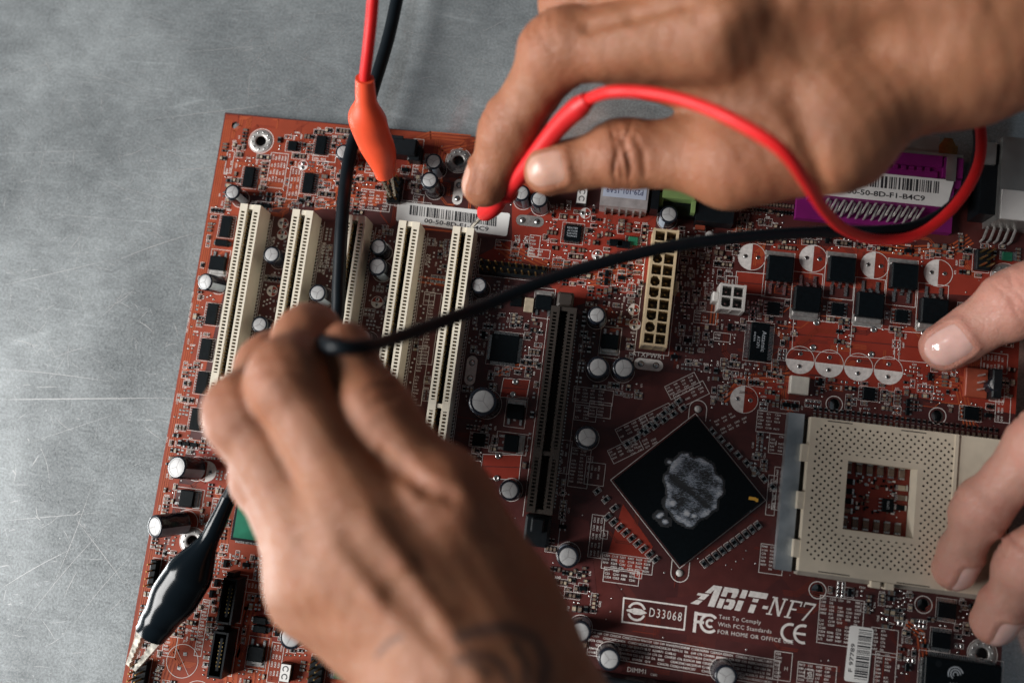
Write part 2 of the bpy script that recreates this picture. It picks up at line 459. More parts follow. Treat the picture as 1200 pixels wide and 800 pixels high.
MH = [(16.51, -10.16), (95.25, -10.16), (16.51, -165.1), (298.45, -33.02), (298.45, -165.1)]   # plated mounting holes
SH = [(*B(276, 147), 1.5)]                                                                # small tooling hole
for (u, v) in ((977.5, 473.5), (1098.5, 487), (958, 691), (1082, 708)): SH.append((*B(u, v), 2.1))
for (u, v) in ((818, 479), (796.5, 671)): SH.append((*B(u, v), 1.5))
HOLES = [(x, y, 2.0) for x, y in MH] + SH
def make_pcb():
    vs_ = [Vector((0, 0)), Vector((BW, 0)), Vector((BW, -BD)), Vector((0, -BD))]; ed = [(0, 1), (1, 2), (2, 3), (3, 0)]
    loops = []
    for x, y, r in HOLES:
        o = len(vs_); n = 18
        for i in range(n): vs_.append(Vector((x + r * math.cos(2 * math.pi * i / n), y + r * math.sin(2 * math.pi * i / n))))
        ed += [(o + i, o + (i + 1) % n) for i in range(n)]; loops.append((o, n))
    V, E_, F_, *_ = delaunay_2d_cdt(vs_, ed, [], 0, 1e-6)
    keep = []
    for f in F_:
        c = sum((V[i] for i in f), Vector((0, 0))) / len(f)
        if any((c.x - x) ** 2 + (c.y - y) ** 2 < (r * .97) ** 2 for x, y, r in HOLES): continue
        keep.append(tuple(f))
    b = MB()
    def orient(f, up):
        a = sum(V[f[i]].x * V[f[(i + 1) % len(f)]].y - V[f[(i + 1) % len(f)]].x * V[f[i]].y for i in range(len(f)))
        return f if (a > 0) == up else tuple(reversed(f))
    b.add([(v.x, v.y, ZB) for v in V], [orient(f, True) for f in keep], 'pcb_red')
    b.add([(v.x, v.y, 3.0) for v in V], [orient(f, False) for f in keep], 'pcb_red')
    cs = [(0, 0), (BW, 0), (BW, -BD), (0, -BD)]
    for i in range(4):
        p, q = cs[i], cs[(i + 1) % 4]; b.add([(*p, 3.0), (*q, 3.0), (*q, ZB), (*p, ZB)], [(0, 1, 2, 3)], 'pcb_edge')
    for x, y, r in HOLES:
        n = 18; ring = [(x + r * math.cos(2 * math.pi * i / n), y + r * math.sin(2 * math.pi * i / n)) for i in range(n)]
        b.add([(*p, 3.0) for p in ring] + [(*p, ZB) for p in ring], [(i, n + i, n + (i + 1) % n, (i + 1) % n) for i in range(n)], 'hole_dark')
    return b.build('circuit_board', board)
make_pcb()
# solder tails under the slots carry the board
st = MB()
for x in np.arange(20, 300, 14.0):
    for y in np.arange(-12, -238, -15.0):
        if all(abs(x - a) > 5 or abs(y - c) > 5 for a, c, _ in HOLES): st.lathe(x, y, [(.9, 3.05), (.5, 1.2), (.35, 0.0)], 'solder', 6)
tag(st.build('solder_tails', board), kind='stuff')

# ---- plated rings of the mounting holes
def mount_ring(x, y):
    b = MB(); z = ZB
    b.lathe(x, y, [(2.0, z - .4), (2.05, z + .12), (2.7, z + .22), (4.3, z + .22), (4.6, z + .05)], 'hole_ring', 28, True, False)
    for k in range(10):
        a = 2 * math.pi * k / 10 + .2
        b.lathe(x + 3.5 * math.cos(a), y + 3.5 * math.sin(a), [(.42, z + .2), (.32, z + .42), (.1, z + .46)], 'solder', 8)
    b.ring(x, y, 4.95, .25, z + .05, 'silk')
    b.build('mounting_hole_ring', board); occupy(x, y, 10, 10)
for x, y in MH: mount_ring(x, y)

# ---- white silkscreen print, copper pours and traces go into three collected meshes
SILK = MB(); COPPER = MB(); PADS = MB()
ZS = ZB + .10
def sring(u, v, r, w=.25): x, y = B(u, v); SILK.ring(x, y, r, w, ZS, 'silk')
TOK = [text_geo(t, 1.0, 0, .022) for t in ['C325', 'R71', 'C324', 'R342', 'C118', 'R407', 'C76', 'R259', 'C341', 'R331', 'C207', 'R88', 'C49', 'R613', 'L12', 'C160', 'Q14', 'R20', 'C33', 'R905', 'D6', 'C552', 'RN4', 'U24']]
def token(x, y, size, rot=0.0):
    if x < 2 or y > -1 or x > 301: return
    SILK.geo(random.choice(TOK), x, y, ZS, 'silk', rot, size)
def silk_text(body, u, v, size, rot=0.0, bold=0.0, shear=0.0, space=1.0):
    x, y = B(u, v); SILK.geo(centred(text_geo(body, size, shear, bold, space)), x, y, ZS, 'silk', rot)
def rect_pts(x, y, sx, sy, rot=0.0):
    c, s = math.cos(rot), math.sin(rot)
    return [(x + a * sx / 2 * c - b * sy / 2 * s, y + a * sx / 2 * s + b * sy / 2 * c) for a, b in ((-1, -1), (1, -1), (1, 1), (-1, 1))]
def silk_rect(u, v, sx, sy, rot=0.0, w=.16):
    x, y = B(u, v); SILK.line(rect_pts(x, y, sx, sy, rot), w, ZS, 'silk', True)
def table_block(u, v, sx, sy, size=.95, rot=0.0, col=2.9, row=1.25, upright=0.0, frame=True, fill=.93):
    """a printed box of component designators"""
    x, y = B(u, v)
    if frame: SILK.line(rect_pts(x, y, sx, sy, rot), .2, ZS, 'silk', True)
    c, s = math.cos(rot), math.sin(rot)
    if upright: col, row = row, col
    nx = max(1, int((sx - .4) / col)); ny = max(1, int((sy - .3) / row))
    for i in range(nx):
        for j in range(ny):
            if random.random() > fill: continue
            a = -sx / 2 + .35 + i * col + (row * 0 if not upright else col * .8); b = sy / 2 - .2 - (j + 1) * row + .25
            token(x + a * c - b * s, y + a * s + b * c, size, rot + upright)
    occupy(x, y, sx * abs(c) + sy * abs(s), sx * abs(s) + sy * abs(c), 0)
PZ = [ZB + .010]
def holed_poly(pts, z, m):
    """flat field with the drill holes left open"""
    vs_ = [Vector(p) for p in pts]; n0 = len(vs_); ed = [(i, (i + 1) % n0) for i in range(n0)]; cut = []
    def inside(x, y):
        c = False
        for i in range(n0):
            (x1, y1), (x2, y2) = pts[i], pts[i - 1]
            if (y1 > y) != (y2 > y) and x < (x2 - x1) * (y - y1) / (y2 - y1) + x1: c = not c
        return c
    for x, y, r in HOLES:
        if inside(x, y) or any(inside(x + r * math.cos(k), y + r * math.sin(k)) for k in range(6)):
            o = len(vs_); cut.append((x, y, r * 1.02))
            for i in range(16): vs_.append(Vector((x + r * 1.02 * math.cos(i * math.pi / 8), y + r * 1.02 * math.sin(i * math.pi / 8))))
            ed += [(o + i, o + (i + 1) % 16) for i in range(16)]
    V, _, F_, *_r = delaunay_2d_cdt(vs_, ed, [], 0, 1e-6)
    fs = []
    for f in F_:
        c = sum((V[i] for i in f), Vector((0, 0))) / len(f)
        if not inside(c.x, c.y) or any((c.x - x) ** 2 + (c.y - y) ** 2 < (r * .97) ** 2 for x, y, r in cut): continue
        a = sum(V[f[i]].x * V[f[(i + 1) % len(f)]].y - V[f[(i + 1) % len(f)]].x * V[f[i]].y for i in range(len(f)))
        fs.append(tuple(f) if a > 0 else tuple(reversed(f)))
    COPPER.add([(v.x, v.y, z) for v in V], fs, m)
def pour(pts_uv, m='copper_red', frame=True):
    pts = [B(u, v) for u, v in pts_uv]
    PZ[0] += .0018
    holed_poly(pts, PZ[0], m)
    if frame: SILK.line(pts, .2, ZS, 'silk', True)
def area2(p): return sum(p[i][0] * p[(i + 1) % len(p)][1] - p[(i + 1) % len(p)][0] * p[i][1] for i in range(len(p)))
def trace(pts, w=.5, m='trace_red'): COPPER.line(pts, w, ZB + .078, m)
def via(x, y, r=.32):
    PADS.lathe(x, y, [(r, ZB + .02), (r * .8, ZB + .12), (r * .25, ZB + .10)], 'solder', 8)
def pad(x, y, sx, sy, rot=0.0): PADS.bevbox(x, y, ZB, sx, sy, .16, 'solder', .07, rot)

# ---- white expansion slots
def slot_mesh(b, x0, y0, n, key, w, rail, ht, body, ends, pitch=1.27, metal='gold'):
    """two contact rails with open cells; local x right, y down the slot"""
    L_ = n * pitch + 2 * ends
    gap = w - 2 * rail
    z0, z1 = 0.25, ht
    wall = (rail - 1.35) / 2
    for s_ in (0, 1):
        xr = x0 + (0 if s_ == 0 else rail + gap)
        for xx in (xr + wall / 2, xr + rail - wall / 2): b.box(xx, y0 - L_ / 2, z0, wall, L_, z1 - z0, body)
        b.box(xr + rail / 2, y0 - L_ / 2, z0, rail - 2 * wall - .002, L_ - .1, z1 - z0 - 1.6, 'slot_dark')
        b.box(xr + rail / 2, y0 - ends / 2, z1 - 1.7, 1.352, ends, 1.695, body)
        b.box(xr + rail / 2, y0 - L_ + ends / 2, z1 - 1.7, 1.352, ends, 1.695, body)
        for i in range(n + 1):
            b.box(xr + rail / 2, y0 - ends - i * pitch, z1 - 1.7, 1.352, .52 if not (i in (key, key + 1, key + 2)) else 1.25, 1.69, body)
        for i in range(n):
            if key <= i < key + 2: continue
            b.box(xr + rail / 2 + (.25 if s_ == 0 else -.25), y0 - ends - (i + .5) * pitch, z1 - 1.75, .5, .5, .35, metal)
    # floor and contact fingers in the mouth
    b.box(x0 + w / 2, y0 - L_ / 2, z0, gap + .01, L_, 2.5, 'slot_dark')
    for i in range(n):
        if key <= i < key + 2: continue
        for s_ in (-1, 1):
            b.box(x0 + w / 2 + s_ * (gap / 2 - .2), y0 - ends - (i + .5) * pitch, 2.6, .42, .6, z1 - 4.0, metal)
    b.box(x0 + w / 2, y0 - ends * .35, z0, gap + .01, ends * .7, z1 - z0 - .4, body)
    b.box(x0 + w / 2, y0 - L_ + ends * .35, z0, gap + .01, ends * .7, z1 - z0 - .4, body)
    b.box(x0 + w / 2, y0 - ends - (key + 1) * pitch, z0, gap + .01, 1.5, z1 - z0 - .35, body)
    return L_
def slot_feet(b, x0, y0, n, w, pitch=1.27):
    for i in range(n):
        for xx in (x0 - .25, x0 + w + .25):
            b.box(xx, y0 - 2 - (i + .5) * pitch, .0, .55, .55, .45, 'solder')
pci_b = MB(); slot_mesh(pci_b, 0, 0, 62, 49, 7.9, 2.85, 11.3, 'slot_ivory', 2.6); pci_me = pci_b.mesh('pci_slot')
pcf = MB(); slot_feet(pcf, 0, 0, 62, 7.9); pcf_me = pcf.mesh('slot_pins')
SX0, SY0 = 17.43, -38.74
for i in range(5):
    o = link('pci_slot', pci_me, board, (SX0 + 20.32 * i, SY0, ZB))
    link('contact_pins', pcf_me, o)
    x = SX0 + 20.32 * i
    occupy(x + 4, SY0 - 43, 10, 87)
    SILK.line([(x + 9.2, SY0 - 1), (x + 9.2, SY0 - 82)], .16, ZS, 'silk')
    for k in range(60): SILK.line([(x + 8.6, SY0 - 3.2 - k * 1.27), (x + 8.6, SY0 - 3.9 - k * 1.27)], .3, ZS, 'silk')
    SILK.geo(text_geo('PCI%d' % (5 - i), 2.3), x + 11.2, SY0 - 13.5, ZS, 'silk', math.pi / 2)
agp_b = MB(); slot_mesh(agp_b, 0, 0, 55, 39, 9.3, 3.2, 10.8, 'slot_brown', 2.0, metal='slot_dark'); o = agp_b.build('agp_slot', board, (138.2, -64.0, ZB))
af = MB(); slot_feet(af, 0, 0, 55, 9.3); af.build('contact_pins', o)
rb = MB(); rb.bevbox(4.6, 3.2, 0, 6.0, 5.5, 8.5, 'slot_brown', .8); rb.build('end_block', o); rb = MB(); rb.bevbox(4.6, -80.0, 0, 9.0, 11, 7.5, 'black_plastic', .8); rb.bevbox(4.6, -78, 7.4, 4.5, 5, 2.2, 'black_plastic', .5); rb.build('retention_clip', o)
occupy(142.8, -100, 12, 90)
SILK.line([(150.6, -62), (150.6, -150)], .16, ZS, 'silk'); SILK.line([(136.8, -62), (136.8, -140)], .16, ZS, 'silk')
silk_text('AGP', 657, 578, 2.4); silk_text('J14', 657, 571, .9)

# ---- electrolytic capacitors
CAPS = {}
def cap_meshes(R, H):
    if (R, H) in CAPS: return CAPS[(R, H)]
    b = MB(); n = 26
    b.lathe(0, 0, [(R * .99, 0), (R, .5), (R * .97, .9), (R, 1.3), (R, H - 1.0), (R * .985, H - .45), (R * .93, H - .1), (R * .86, H), (R * .76, H - .02)], 'sleeve', n, True, False)
    # pale polarity stripe down the side
    vs_ = []; fs = []
    for k, z in enumerate((.1, H - .9, H - .35)):
        for i in range(5):
            a = -1.9 + .22 * i; rr = R * (1.006 if k < 2 else .985); vs_.append((rr * math.cos(a), rr * math.sin(a), z))
    for k in range(2):
        for i in range(4): fs.append((k * 5 + i, k * 5 + i + 1, k * 5 + i + 6, k * 5 + i + 5))
    b.add(vs_, fs, 'sleeve_stripe', True)
    t = MB(); rt = R * .765
    t.lathe(0, 0, [(rt, H - .35), (rt, H - .12), (rt * .93, H - .05), (rt * .3, H - .03)], 'cap_aluminium', n)
    for a in (.3, 2.5, 4.2):
        c, s = math.cos(a), math.sin(a); q = rt * .88; w = .085
        t.add([(-s * w, c * w, H - .012), (s * w, -c * w, H - .012), (q * c + s * w, q * s - c * w, H - .025), (q * c - s * w, q * s + c * w, H - .025)], [(0, 1, 2, 3)], 'cap_groove')
    CAPS[(R, H)] = (b.mesh('capacitor'), t.mesh('can_top')); return CAPS[(R, H)]
def capacitor(u, v, R, H, rot=None, lean=None):
    """u,v = middle of the can's top"""
    a, t = cap_meshes(R, H)
    p = P(u, v, H)
    o = link('capacitor', a, board, (p[0], p[1], ZB), random.uniform(0, 6.28) if rot is None else rot)
    if lean is not None:
        base = np.array([*B(*lean), ZB]); d = unit(p - base)
        q = Vector((0, 0, 1)).rotation_difference(Vector(d)); o.rotation_mode = 'QUATERNION'; o.rotation_quaternion = q @ Euler((0, 0, 1.0)).to_quaternion()
        o.location = Vector(base - np.array([0, 0, .2]) + d * 0.6 * R * abs(d[0])) * MM
        occupy(base[0], base[1], 2 * R, 2 * R)
    else:
        occupy(p[0], p[1], 2 * R, 2 * R)
    link('can_top', t, o)
    x, y = (p[0], p[1]) if lean is None else B(*lean)
    SILK.ring(x, y, R + .35, .18, ZS, 'silk')
def unit(v): v = np.array(v, float); return v / np.linalg.norm(v)
for u, v, R, H in ((402, 178, 3.1, 10), (272, 225, 3.1, 9), (318, 298, 3.3, 9.5), (372, 343, 3.4, 9.5), (304, 380, 3.2, 9), (443, 289, 3.2, 9), (442, 312, 3.6, 9.5),
                   (426, 395, 3.2, 9), (508, 189, 3.2, 10), (503, 211, 3.3, 13), (611, 226, 3.2, 10), (632, 233, 3.3, 10), (561, 334, 3.1, 9), (566, 470, 5.2, 13),
                   (699.5, 369, 3.3, 10), (701, 430, 4.0, 10), (731, 431, 4.0, 10), (688, 512, 4.1, 10), (665.5, 652, 4.0, 10), (680, 740, 3.9, 10), (714, 772, 3.9, 9.5),
                   (851, 792, 3.9, 10), (784, 251, 3.4, 8), (341, 746, 4.4, 9), (597, 574, 3.8, 9), (411, 160, 3.0, 9)):
    if (u, v) == (411, 160): continue
    capacitor(u, v, R, H)
capacitor(207, 547, 4.2, 11, lean=(231, 549))
capacitor(179, 617, 4.2, 12.5, lean=(218, 612))
capacitor(240, 330, 3.3, 9, lean=(257, 334))
capacitor(1167, 450, 2.6, 6, lean=(1158, 455))

# ---- integrated circuits
def gull(b, x, y, sx, sy, n, sides, pw, pl, zt, rz=0.0):
    c, s = math.cos(rz), math.sin(rz)
    for side in sides:
        vert = side in 'lr'; span = (sy if vert else sx) * .86; k = 1 if side in 'rt' else -1
        for i in range(n):
            q = (i - (n - 1) / 2) * span / max(1, n - 1)
            if vert: a, d, sa, sd_ = k * (sx / 2 + pl * .5), q, pl * 1.05, pw
            else: a, d, sa, sd_ = q, k * (sy / 2 + pl * .5), pw, pl * 1.05
            b.box(x + a * c - d * s, y + a * s + d * c, .0, sa, sd_, .22, 'solder', rz)
            if vert: a, sa = k * (sx / 2 + pl * .16), pl * .40
            else: d, sd_ = k * (sy / 2 + pl * .16), pl * .40
            b.box(x + a * c - d * s, y + a * s + d * c, .20, sa, sd_, zt * .6, 'solder', rz)
def chip(u, v, sx, sy, h=1.5, n=8, sides='lr', rz=0.0, pl=1.0, pw=.42, name='chip', frame=True, text=None, dot=True, body='black_epoxy'):
    x, y = B(u, v, h)
    b = MB(); b.bevbox(0, 0, .15, sx, sy, h - .15, body, .18)
    if dot: b.lathe(-sx * .33, sy * .38, [(min(sx, sy) * .07, h + .008), (min(sx, sy) * .02, h + .01)], 'black_plastic', 10)
    o = b.build(name, board, (x, y, ZB), rz)
    if n:
        p = MB(); gull(p, 0, 0, sx, sy, n, sides, pw, pl, h * .5); p.build('pins', o)
    if text:
        t = MB()
        for (s_, tx, ty, w, hh, r) in text: t.geo(fit(text_geo(s_), w, hh), tx, ty, h + .03, 'chip_print', r)
        t.build('chip_marking', o)
    ex = pl * 2 if 'l' in sides or 'r' in sides else 0; ey = pl * 2 if 't' in sides or 'b' in sides else 0
    if rz == 0.0:
        occupy(x, y, sx + ex, sy + ey)
        if frame: SILK.line(rect_pts(x, y, sx + ex + .5, sy + ey + .5), .14, ZS, 'silk', True)
    else: occupy(x, y, (sx + sy) * .72, (sx + sy) * .72)
    return o
SO = [(375.5, 169.5, 4, 7.6, 8), (291, 207, 4, 8.2, 8), (361, 214, 4, 8.0, 8), (264, 265, 4, 8.4, 8), (247.5, 367.5, 4, 8.2, 8), (240, 409, 4, 8.2, 8), (236, 448, 4, 8.4, 8), (229, 491, 4, 8.2, 8),
      (907, 361, 4.4, 4.6, 4), (982, 362, 4.4, 4.6, 4), (1057, 370, 4.4, 4.6, 4), (1018.7, 461, 4.2, 4.6, 4), (1139, 484, 5.2, 4.8, 4), (342.5, 170.5, 3.6, 3.8, 4), (561, 515, 4.6, 4.6, 4)]
for u, v, sx, sy, n in SO: chip(u, v, sx, sy, 1.5, n)
chip(1110, 715, 6.2, 5.2, 1.2, 12, 'tb', pl=1.1, pw=.28); chip(1103, 750, 6.4, 5.2, 1.2, 12, 'tb', pl=1.1, pw=.28)
chip(671, 273, 6.2, 6.0, 1.1, 10, 'lrtb', pl=.8, pw=.3, text=[('REALTEK', -.2, 1.9, 4.0, .7, 0), ('ALC658', -.2, .8, 3.8, .6, 0), ('53B16M2', -.2, -.2, 3.8, .6, 0), ('TAIWAN', -.2, -1.2, 3.8, .6, 0)])
chip(591, 408, 10.2, 10.2, 1.4, 20, 'lrtb', pl=1.0, pw=.26)
chip(890, 400, 6.6, 14.0, 1.6, 24, 'lr', pl=1.6, pw=.28, text=[('Attansic', 1.5, .2, 7.6, 1.5, -math.pi / 2), ('ATXP1', -.4, -.2, 4.2, 1.0, -math.pi / 2), ('0424A', -1.8, 1.6, 3.6, .7, -math.pi / 2)])
big = chip(1128, 803, 25, 16, 2.6, 32, 'lt', pl=1.2, pw=.3)
tb_ = MB()
# swirl emblem and lettering printed on the large chip
cx, cy = -2.5, 3.4
for k, (r_, a0, a1, w_) in enumerate(((2.4, .2, 3.6, .42), (1.6, .0, 4.2, .40), (.8, -.5, 4.0, .36))): tb_.ring(cx, cy, r_, w_, 2.63, 'chip_print', 18, a0, a1)
tb_.geo(fit(text_geo('nVIDIA', 1), 6, 1.4), cx + .5, cy - 3.6, 2.63, 'chip_print')
tb_.build('chip_marking', big)

# plastic leaded chip with a green sticker, mostly under the hand
x, y = 40.5, -153.0
b = MB(); b.bevbox(0, 0, .3, 17.6, 18.6, 3.0, 'black_plastic', .3); bios = b.build('socketed_chip', board, (x, y, ZB))
b = MB(); b.box(0, 0, 3.3, 15.6, 16.6, .1, 'label_green'); b.build('green_sticker', bios)
b = MB(); gull(b, 0, 0, 17.6, 18.6, 28, 'lrtb', .34, 1.1, 1.6); b.build('pins', bios); occupy(x, y, 21, 22)

# northbridge: bare diamond package with dried thermal paste
csx, csy, csr = 194.2, -123.1, 37.6
b = MB(); b.bevbox(0, 0, .1, csr, csr, 1.9, 'black_epoxy', .15); nb_ = b.build('chipset', board, (csx, csy, ZB), math.pi / 4)
SILK.line(rect_pts(csx, csy, csr + 1.4, csr + 1.4, math.pi / 4), .22, ZS, 'silk', True); occupy(csx, csy, 40, 40)
def paste_material():
    m = bpy.data.materials.new('smeared_paste'); m.use_nodes = True
    nt = m.node_tree; b = nt.nodes['Principled BSDF']; L = nt.links.new
    tc = nt.nodes.new('ShaderNodeTexCoord')
    mp = nt.nodes.new('ShaderNodeMapping'); mp.inputs['Rotation'].default_value = (0, 0, -.5); mp.inputs['Scale'].default_value = (.8, 2.6, 1)
    L(tc.outputs['Object'], mp.inputs['Vector'])
    n = nt.nodes.new('ShaderNodeTexNoise'); n.inputs['Scale'].default_value = 480; n.inputs['Detail'].default_value = 10; n.inputs['Roughness'].default_value = .78; n.inputs['Distortion'].default_value = 2.2
    L(mp.outputs[0], n.inputs['Vector'])
    at = nt.nodes.new('ShaderNodeAttribute'); at.attribute_name = 'film'
    ad = nt.nodes.new('ShaderNodeMath'); ad.operation = 'ADD'; L(n.outputs['Fac'], ad.inputs[0]); L(at.outputs['Fac'], ad.inputs[1])
    cr = nt.nodes.new('ShaderNodeValToRGB'); L(ad.outputs[0], cr.inputs[0]); e = cr.color_ramp.elements
    e[0].position = .485; e[0].color = (.012, .014, .017, 1); e[1].position = .70; e[1].color = (.52, .53, .55, 1)
    k = cr.color_ramp.elements.new(.525); k.color = (.10, .125, .16, 1); k = cr.color_ramp.elements.new(.575); k.color = (.25, .285, .34, 1)
    L(cr.outputs[0], b.inputs['Base Color']); b.inputs['Roughness'].default_value = .55
    bp = nt.nodes.new('ShaderNodeBump'); bp.inputs['Strength'].default_value = .7; bp.inputs['Distance'].default_value = .0003; L(ad.outputs[0], bp.inputs['Height']); L(bp.outputs['Normal'], b.inputs['Normal'])
    MATS['smeared_paste'] = m
paste_material()
def paste_patch():
    b = MB(); N_ = 60; val = []; r3 = random.Random(3)
    for j in range(N_ + 1):
        for i in range(N_ + 1):
            x_ = (i / N_ - .5) * 27; y_ = (j / N_ - .5) * 31
            a = math.atan2(y_, x_); R = 1 + .07 * math.sin(3 * a + 1) + .05 * math.sin(7 * a) + .03 * math.sin(13 * a + 2)
            rr = math.hypot(x_ / 10.4, y_ / 12.6) / R
            f = .0 if rr < .72 else .0 + .08 * min(1, (rr - .72) / .15)
            f += .07 * math.sin(x_ * .55 + y_ * .35 + 1.2 * math.sin(y_ * .5)) * math.sin(y_ * .45 - x_ * .2)
            f -= .13 * math.exp(-((x_ * .55 + y_ * .83 + 1.2) / .9) ** 2)
            if rr > .94: f -= 1.6 * (rr - .94) * 4
            for (bx_, by_, s_) in ((-6.5, -5.8, 1.7), (-1.2, -8.6, 1.6), (1.6, -9.2, 1.2), (-8.2, -12.6, 1.1), (-9.8, -10.2, .9), (-10.6, -11.0, 1.0), (-9.0, 8.5, .8), (-3.0, 11.8, .7)):
                f = max(f, .33 - .30 * math.hypot((x_ - bx_) / s_, (y_ - by_) / (s_ * .75)))
            val.append(max(-.6, min(.35, f))); h = max(0, f + .25) * .25 if rr < 1.0 or f > 0 else 0
            b.v.append((x_, y_, 2.02 + h)); 
    b.mi('smeared_paste')
    for j in range(N_):
        for i in range(N_):
            k = j * (N_ + 1) + i
            if max(val[k], val[k + 1], val[k + N_ + 1], val[k + N_ + 2]) < -.30: continue
            b.f.append((k, k + 1, k + N_ + 2, k + N_ + 1)); b.m.append(0); b.sm.append(True)
    o = b.build('thermal_paste', nb_, (1.4, -0.6, 0)); o.rotation_euler = (0, 0, -math.pi / 4)
    at = o.data.attributes.new('film', 'FLOAT', 'POINT'); at.data.foreach_set('value', val)
paste_patch()
b = MB(); gx, gy = 24.2, .3
b.box(0, 0, 1.95, 2.6, 1.1, .14, 'orange_mark'); b.box(1.5, -.35, 1.95, 1.0, 1.2, .13, 'orange_mark')
o = b.build('corner_mark', nb_, (22.6 / math.sqrt(2), -22.6 / math.sqrt(2), 0)); o.rotation_euler = (0, 0, -math.pi / 4)
# printed loops round the two heatsink pin holes
for (u, v, d) in ((818, 479, 1), (796.5, 671, -1)):
    x, y = B(u, v); SILK.ring(x, y, 3.1, .28, ZS, 'silk', 20, 0 if d > 0 else math.pi, math.pi if d > 0 else 2 * math.pi)
    for s in (-1, 1): SILK.line([(x + s * 3.1, y), (x + s * 3.1, y - d * 4)], .28, ZS, 'silk')
    b = MB(); b.lathe(x, y, [(.2, 2.0), (1.25, 2.9), (1.3, ZB + .05), (1.0, ZB + .4), (.3, ZB + .5)], 'nylon_white', 16); b.build('push_pin', board); occupy(x, y, 7, 7)
for (u, v) in ((977.5, 473.5), (1098.5, 487), (958, 691), (1082, 708)): sring(u, v, 2.9, .28); occupy(*B(u, v), 6, 6)

# ---- power transistors
def fet(u, v, up=True, sx=9.4, sy=9.2, h=3.6, legs=2, tab=1.6):
    x, y = B(u, v, h); d = 1 if up else -1
    b = MB(); b.bevbox(0, 0, .3, sx, sy, h - .3, 'black_epoxy', .45); o = b.build('power_transistor', board, (x, y, ZB))
    t = MB(); t.bevbox(0, d * (sy / 2 + tab / 2 - .3), .05, sx * .98, tab + .6, 1.3, 'tin_pad', .25); t.build('tab', o)
    for k in ((-1, 1) if legs == 2 else (-1, 0, 1)):
        g = MB(); lx = k * sx * .27
        L_ = 5.0 if k else 2.2
        g.box(lx, -d * (sy / 2 + .5), 1.3, 1.0, 1.2, .5, 'solder'); g.box(lx, -d * (sy / 2 + L_ * .55), .15, 1.2 if k else 1.0, L_ * .8, .55, 'solder', 0, .1)
        g.build('leg', o)
    PADS.bevbox(x, y + d * (sy / 2 + .8), ZB, sx + .6, 2.6 + tab, .14, 'tin_pad', .05)
    SILK.line(rect_pts(x, y - d * 1.8, sx + 1.2, sy + 8), .2, ZS, 'silk', True)
    occupy(x, y - d * 1.8, sx + 1.2, sy + 8)
for u, v in ((915, 314), (987.5, 315), (1061, 323)): fet(u, v, True, tab=.5, legs=3)
for u, v in ((947, 350), (1021, 357), (1096, 364)): fet(u, v, False, legs=3)
def dpak(u, v, d, sx=6.2, sy=5.4, h=2.3):
    """small transistor; d = direction of its tab"""
    x, y = B(u, v, h); a = {'u': 0, 'l': math.pi / 2, 'd': math.pi, 'r': -math.pi / 2}[d]
    b = MB(); b.bevbox(0, 0, .2, sx, sy, h - .2, 'black_epoxy', .3); o = b.build('transistor', board, (x, y, ZB), a)
    t = MB(); t.bevbox(0, sy / 2 + .5, .12, sx * .86, 1.6, .7, 'tin_pad', .2); t.build('tab', o)
    g = MB()
    for k in (-1, 1): g.box(k * sx * .36, -sy / 2 - 1.0, .1, .9, 2.2, .4, 'solder')
    g.box(0, -sy / 2 - .3, .9, .9, .8, .3, 'solder'); g.build('legs', o)
    c, s = math.cos(a), math.sin(a)
    PADS.bevbox(x - s * (sy / 2 + .7), y + c * (sy / 2 + .7), ZB, sx + .6 if d in 'ud' else 2.6, 2.6 if d in 'ud' else sx + .6, .12, 'tin_pad', .05)
    SILK.line(rect_pts(x, y, sx + 1.4, sy + 6.0, a), .16, ZS, 'silk', True); occupy(x, y, sx + 3, sy + 5)
for u, v, d in ((254, 308, 'd'), (218, 584, 'r'), (299, 766, 'd'), (637, 354, 'u'), (604, 482, 'u'), (599, 519, 'r'), (715, 400, 'd')): dpak(u, v, d)
for u, v in ((304, 727), (304, 737), (259, 284), (722, 284), (731, 286)):
    x, y = B(u, v, 2); b = MB(); b.bevbox(0, 0, .1, 5.0, 2.5, 2.0, 'black_epoxy', .25); o = b.build('diode', board, (x, y, ZB))
    g = MB(); g.box(-2.9, 0, 0, 1.1, 1.6, .5, 'solder'); g.box(2.9, 0, 0, 1.1, 1.6, .5, 'solder'); g.build('leads', o); occupy(x, y, 7.5, 3)

# ---- crystals in white caps, timing parts, ferrite
def marked_block(u, v, sx, sy, h, body, marks, name, rz=0.0):
    x, y = B(u, v, h); b = MB(); b.bevbox(0, 0, .1, sx, sy, h - .1, 'black_plastic' if body == 'paper' else body, .25); o = b.build(name, board, (x, y, ZB), rz)
    if body == 'paper':
        b = MB(); b.box(0, 0, h, sx - .5, sy - .5, .12, 'paper'); b.build('white_sticker', o)
    if marks:
        t = MB()
        for kind, *a in marks:
            if kind == 'txt': t.geo(fit(text_geo(a[0]), a[3], a[4]), a[1], a[2], h + .15, 'ink', a[5])
            elif kind == 'c': t.ring(a[0], a[1], a[2], .38, h + .15, 'ink', 14, a[3], a[4])
        t.build('marking', o)
    occupy(x, y, sx + 1, sy + 1); return o
CC = [('c', 0, 1.35, .95, -2.5 + math.pi / 2, 2.5 + math.pi / 2), ('c', 0, -1.35, .95, -2.5 + math.pi / 2, 2.5 + math.pi / 2)]
CCu = [('c', -.0, 1.3, .9, .7, 5.6), ('c', 0, -1.3, .9, .7, 5.6)]
marked_block(682, 229, 4.0, 6.6, 3.5, 'paper', CC, 'oscillator'); marked_block(334, 788, 4.0, 6.4, 3.5, 'paper', CC, 'oscillator')
marked_block(620, 357, 3.6, 5.4, 1.8, 'ceramic_tan', None, 'oscillator'); marked_block(937.5, 451, 6.6, 6.4, 3.4, 'beige_block', None, 'ferrite_inductor')
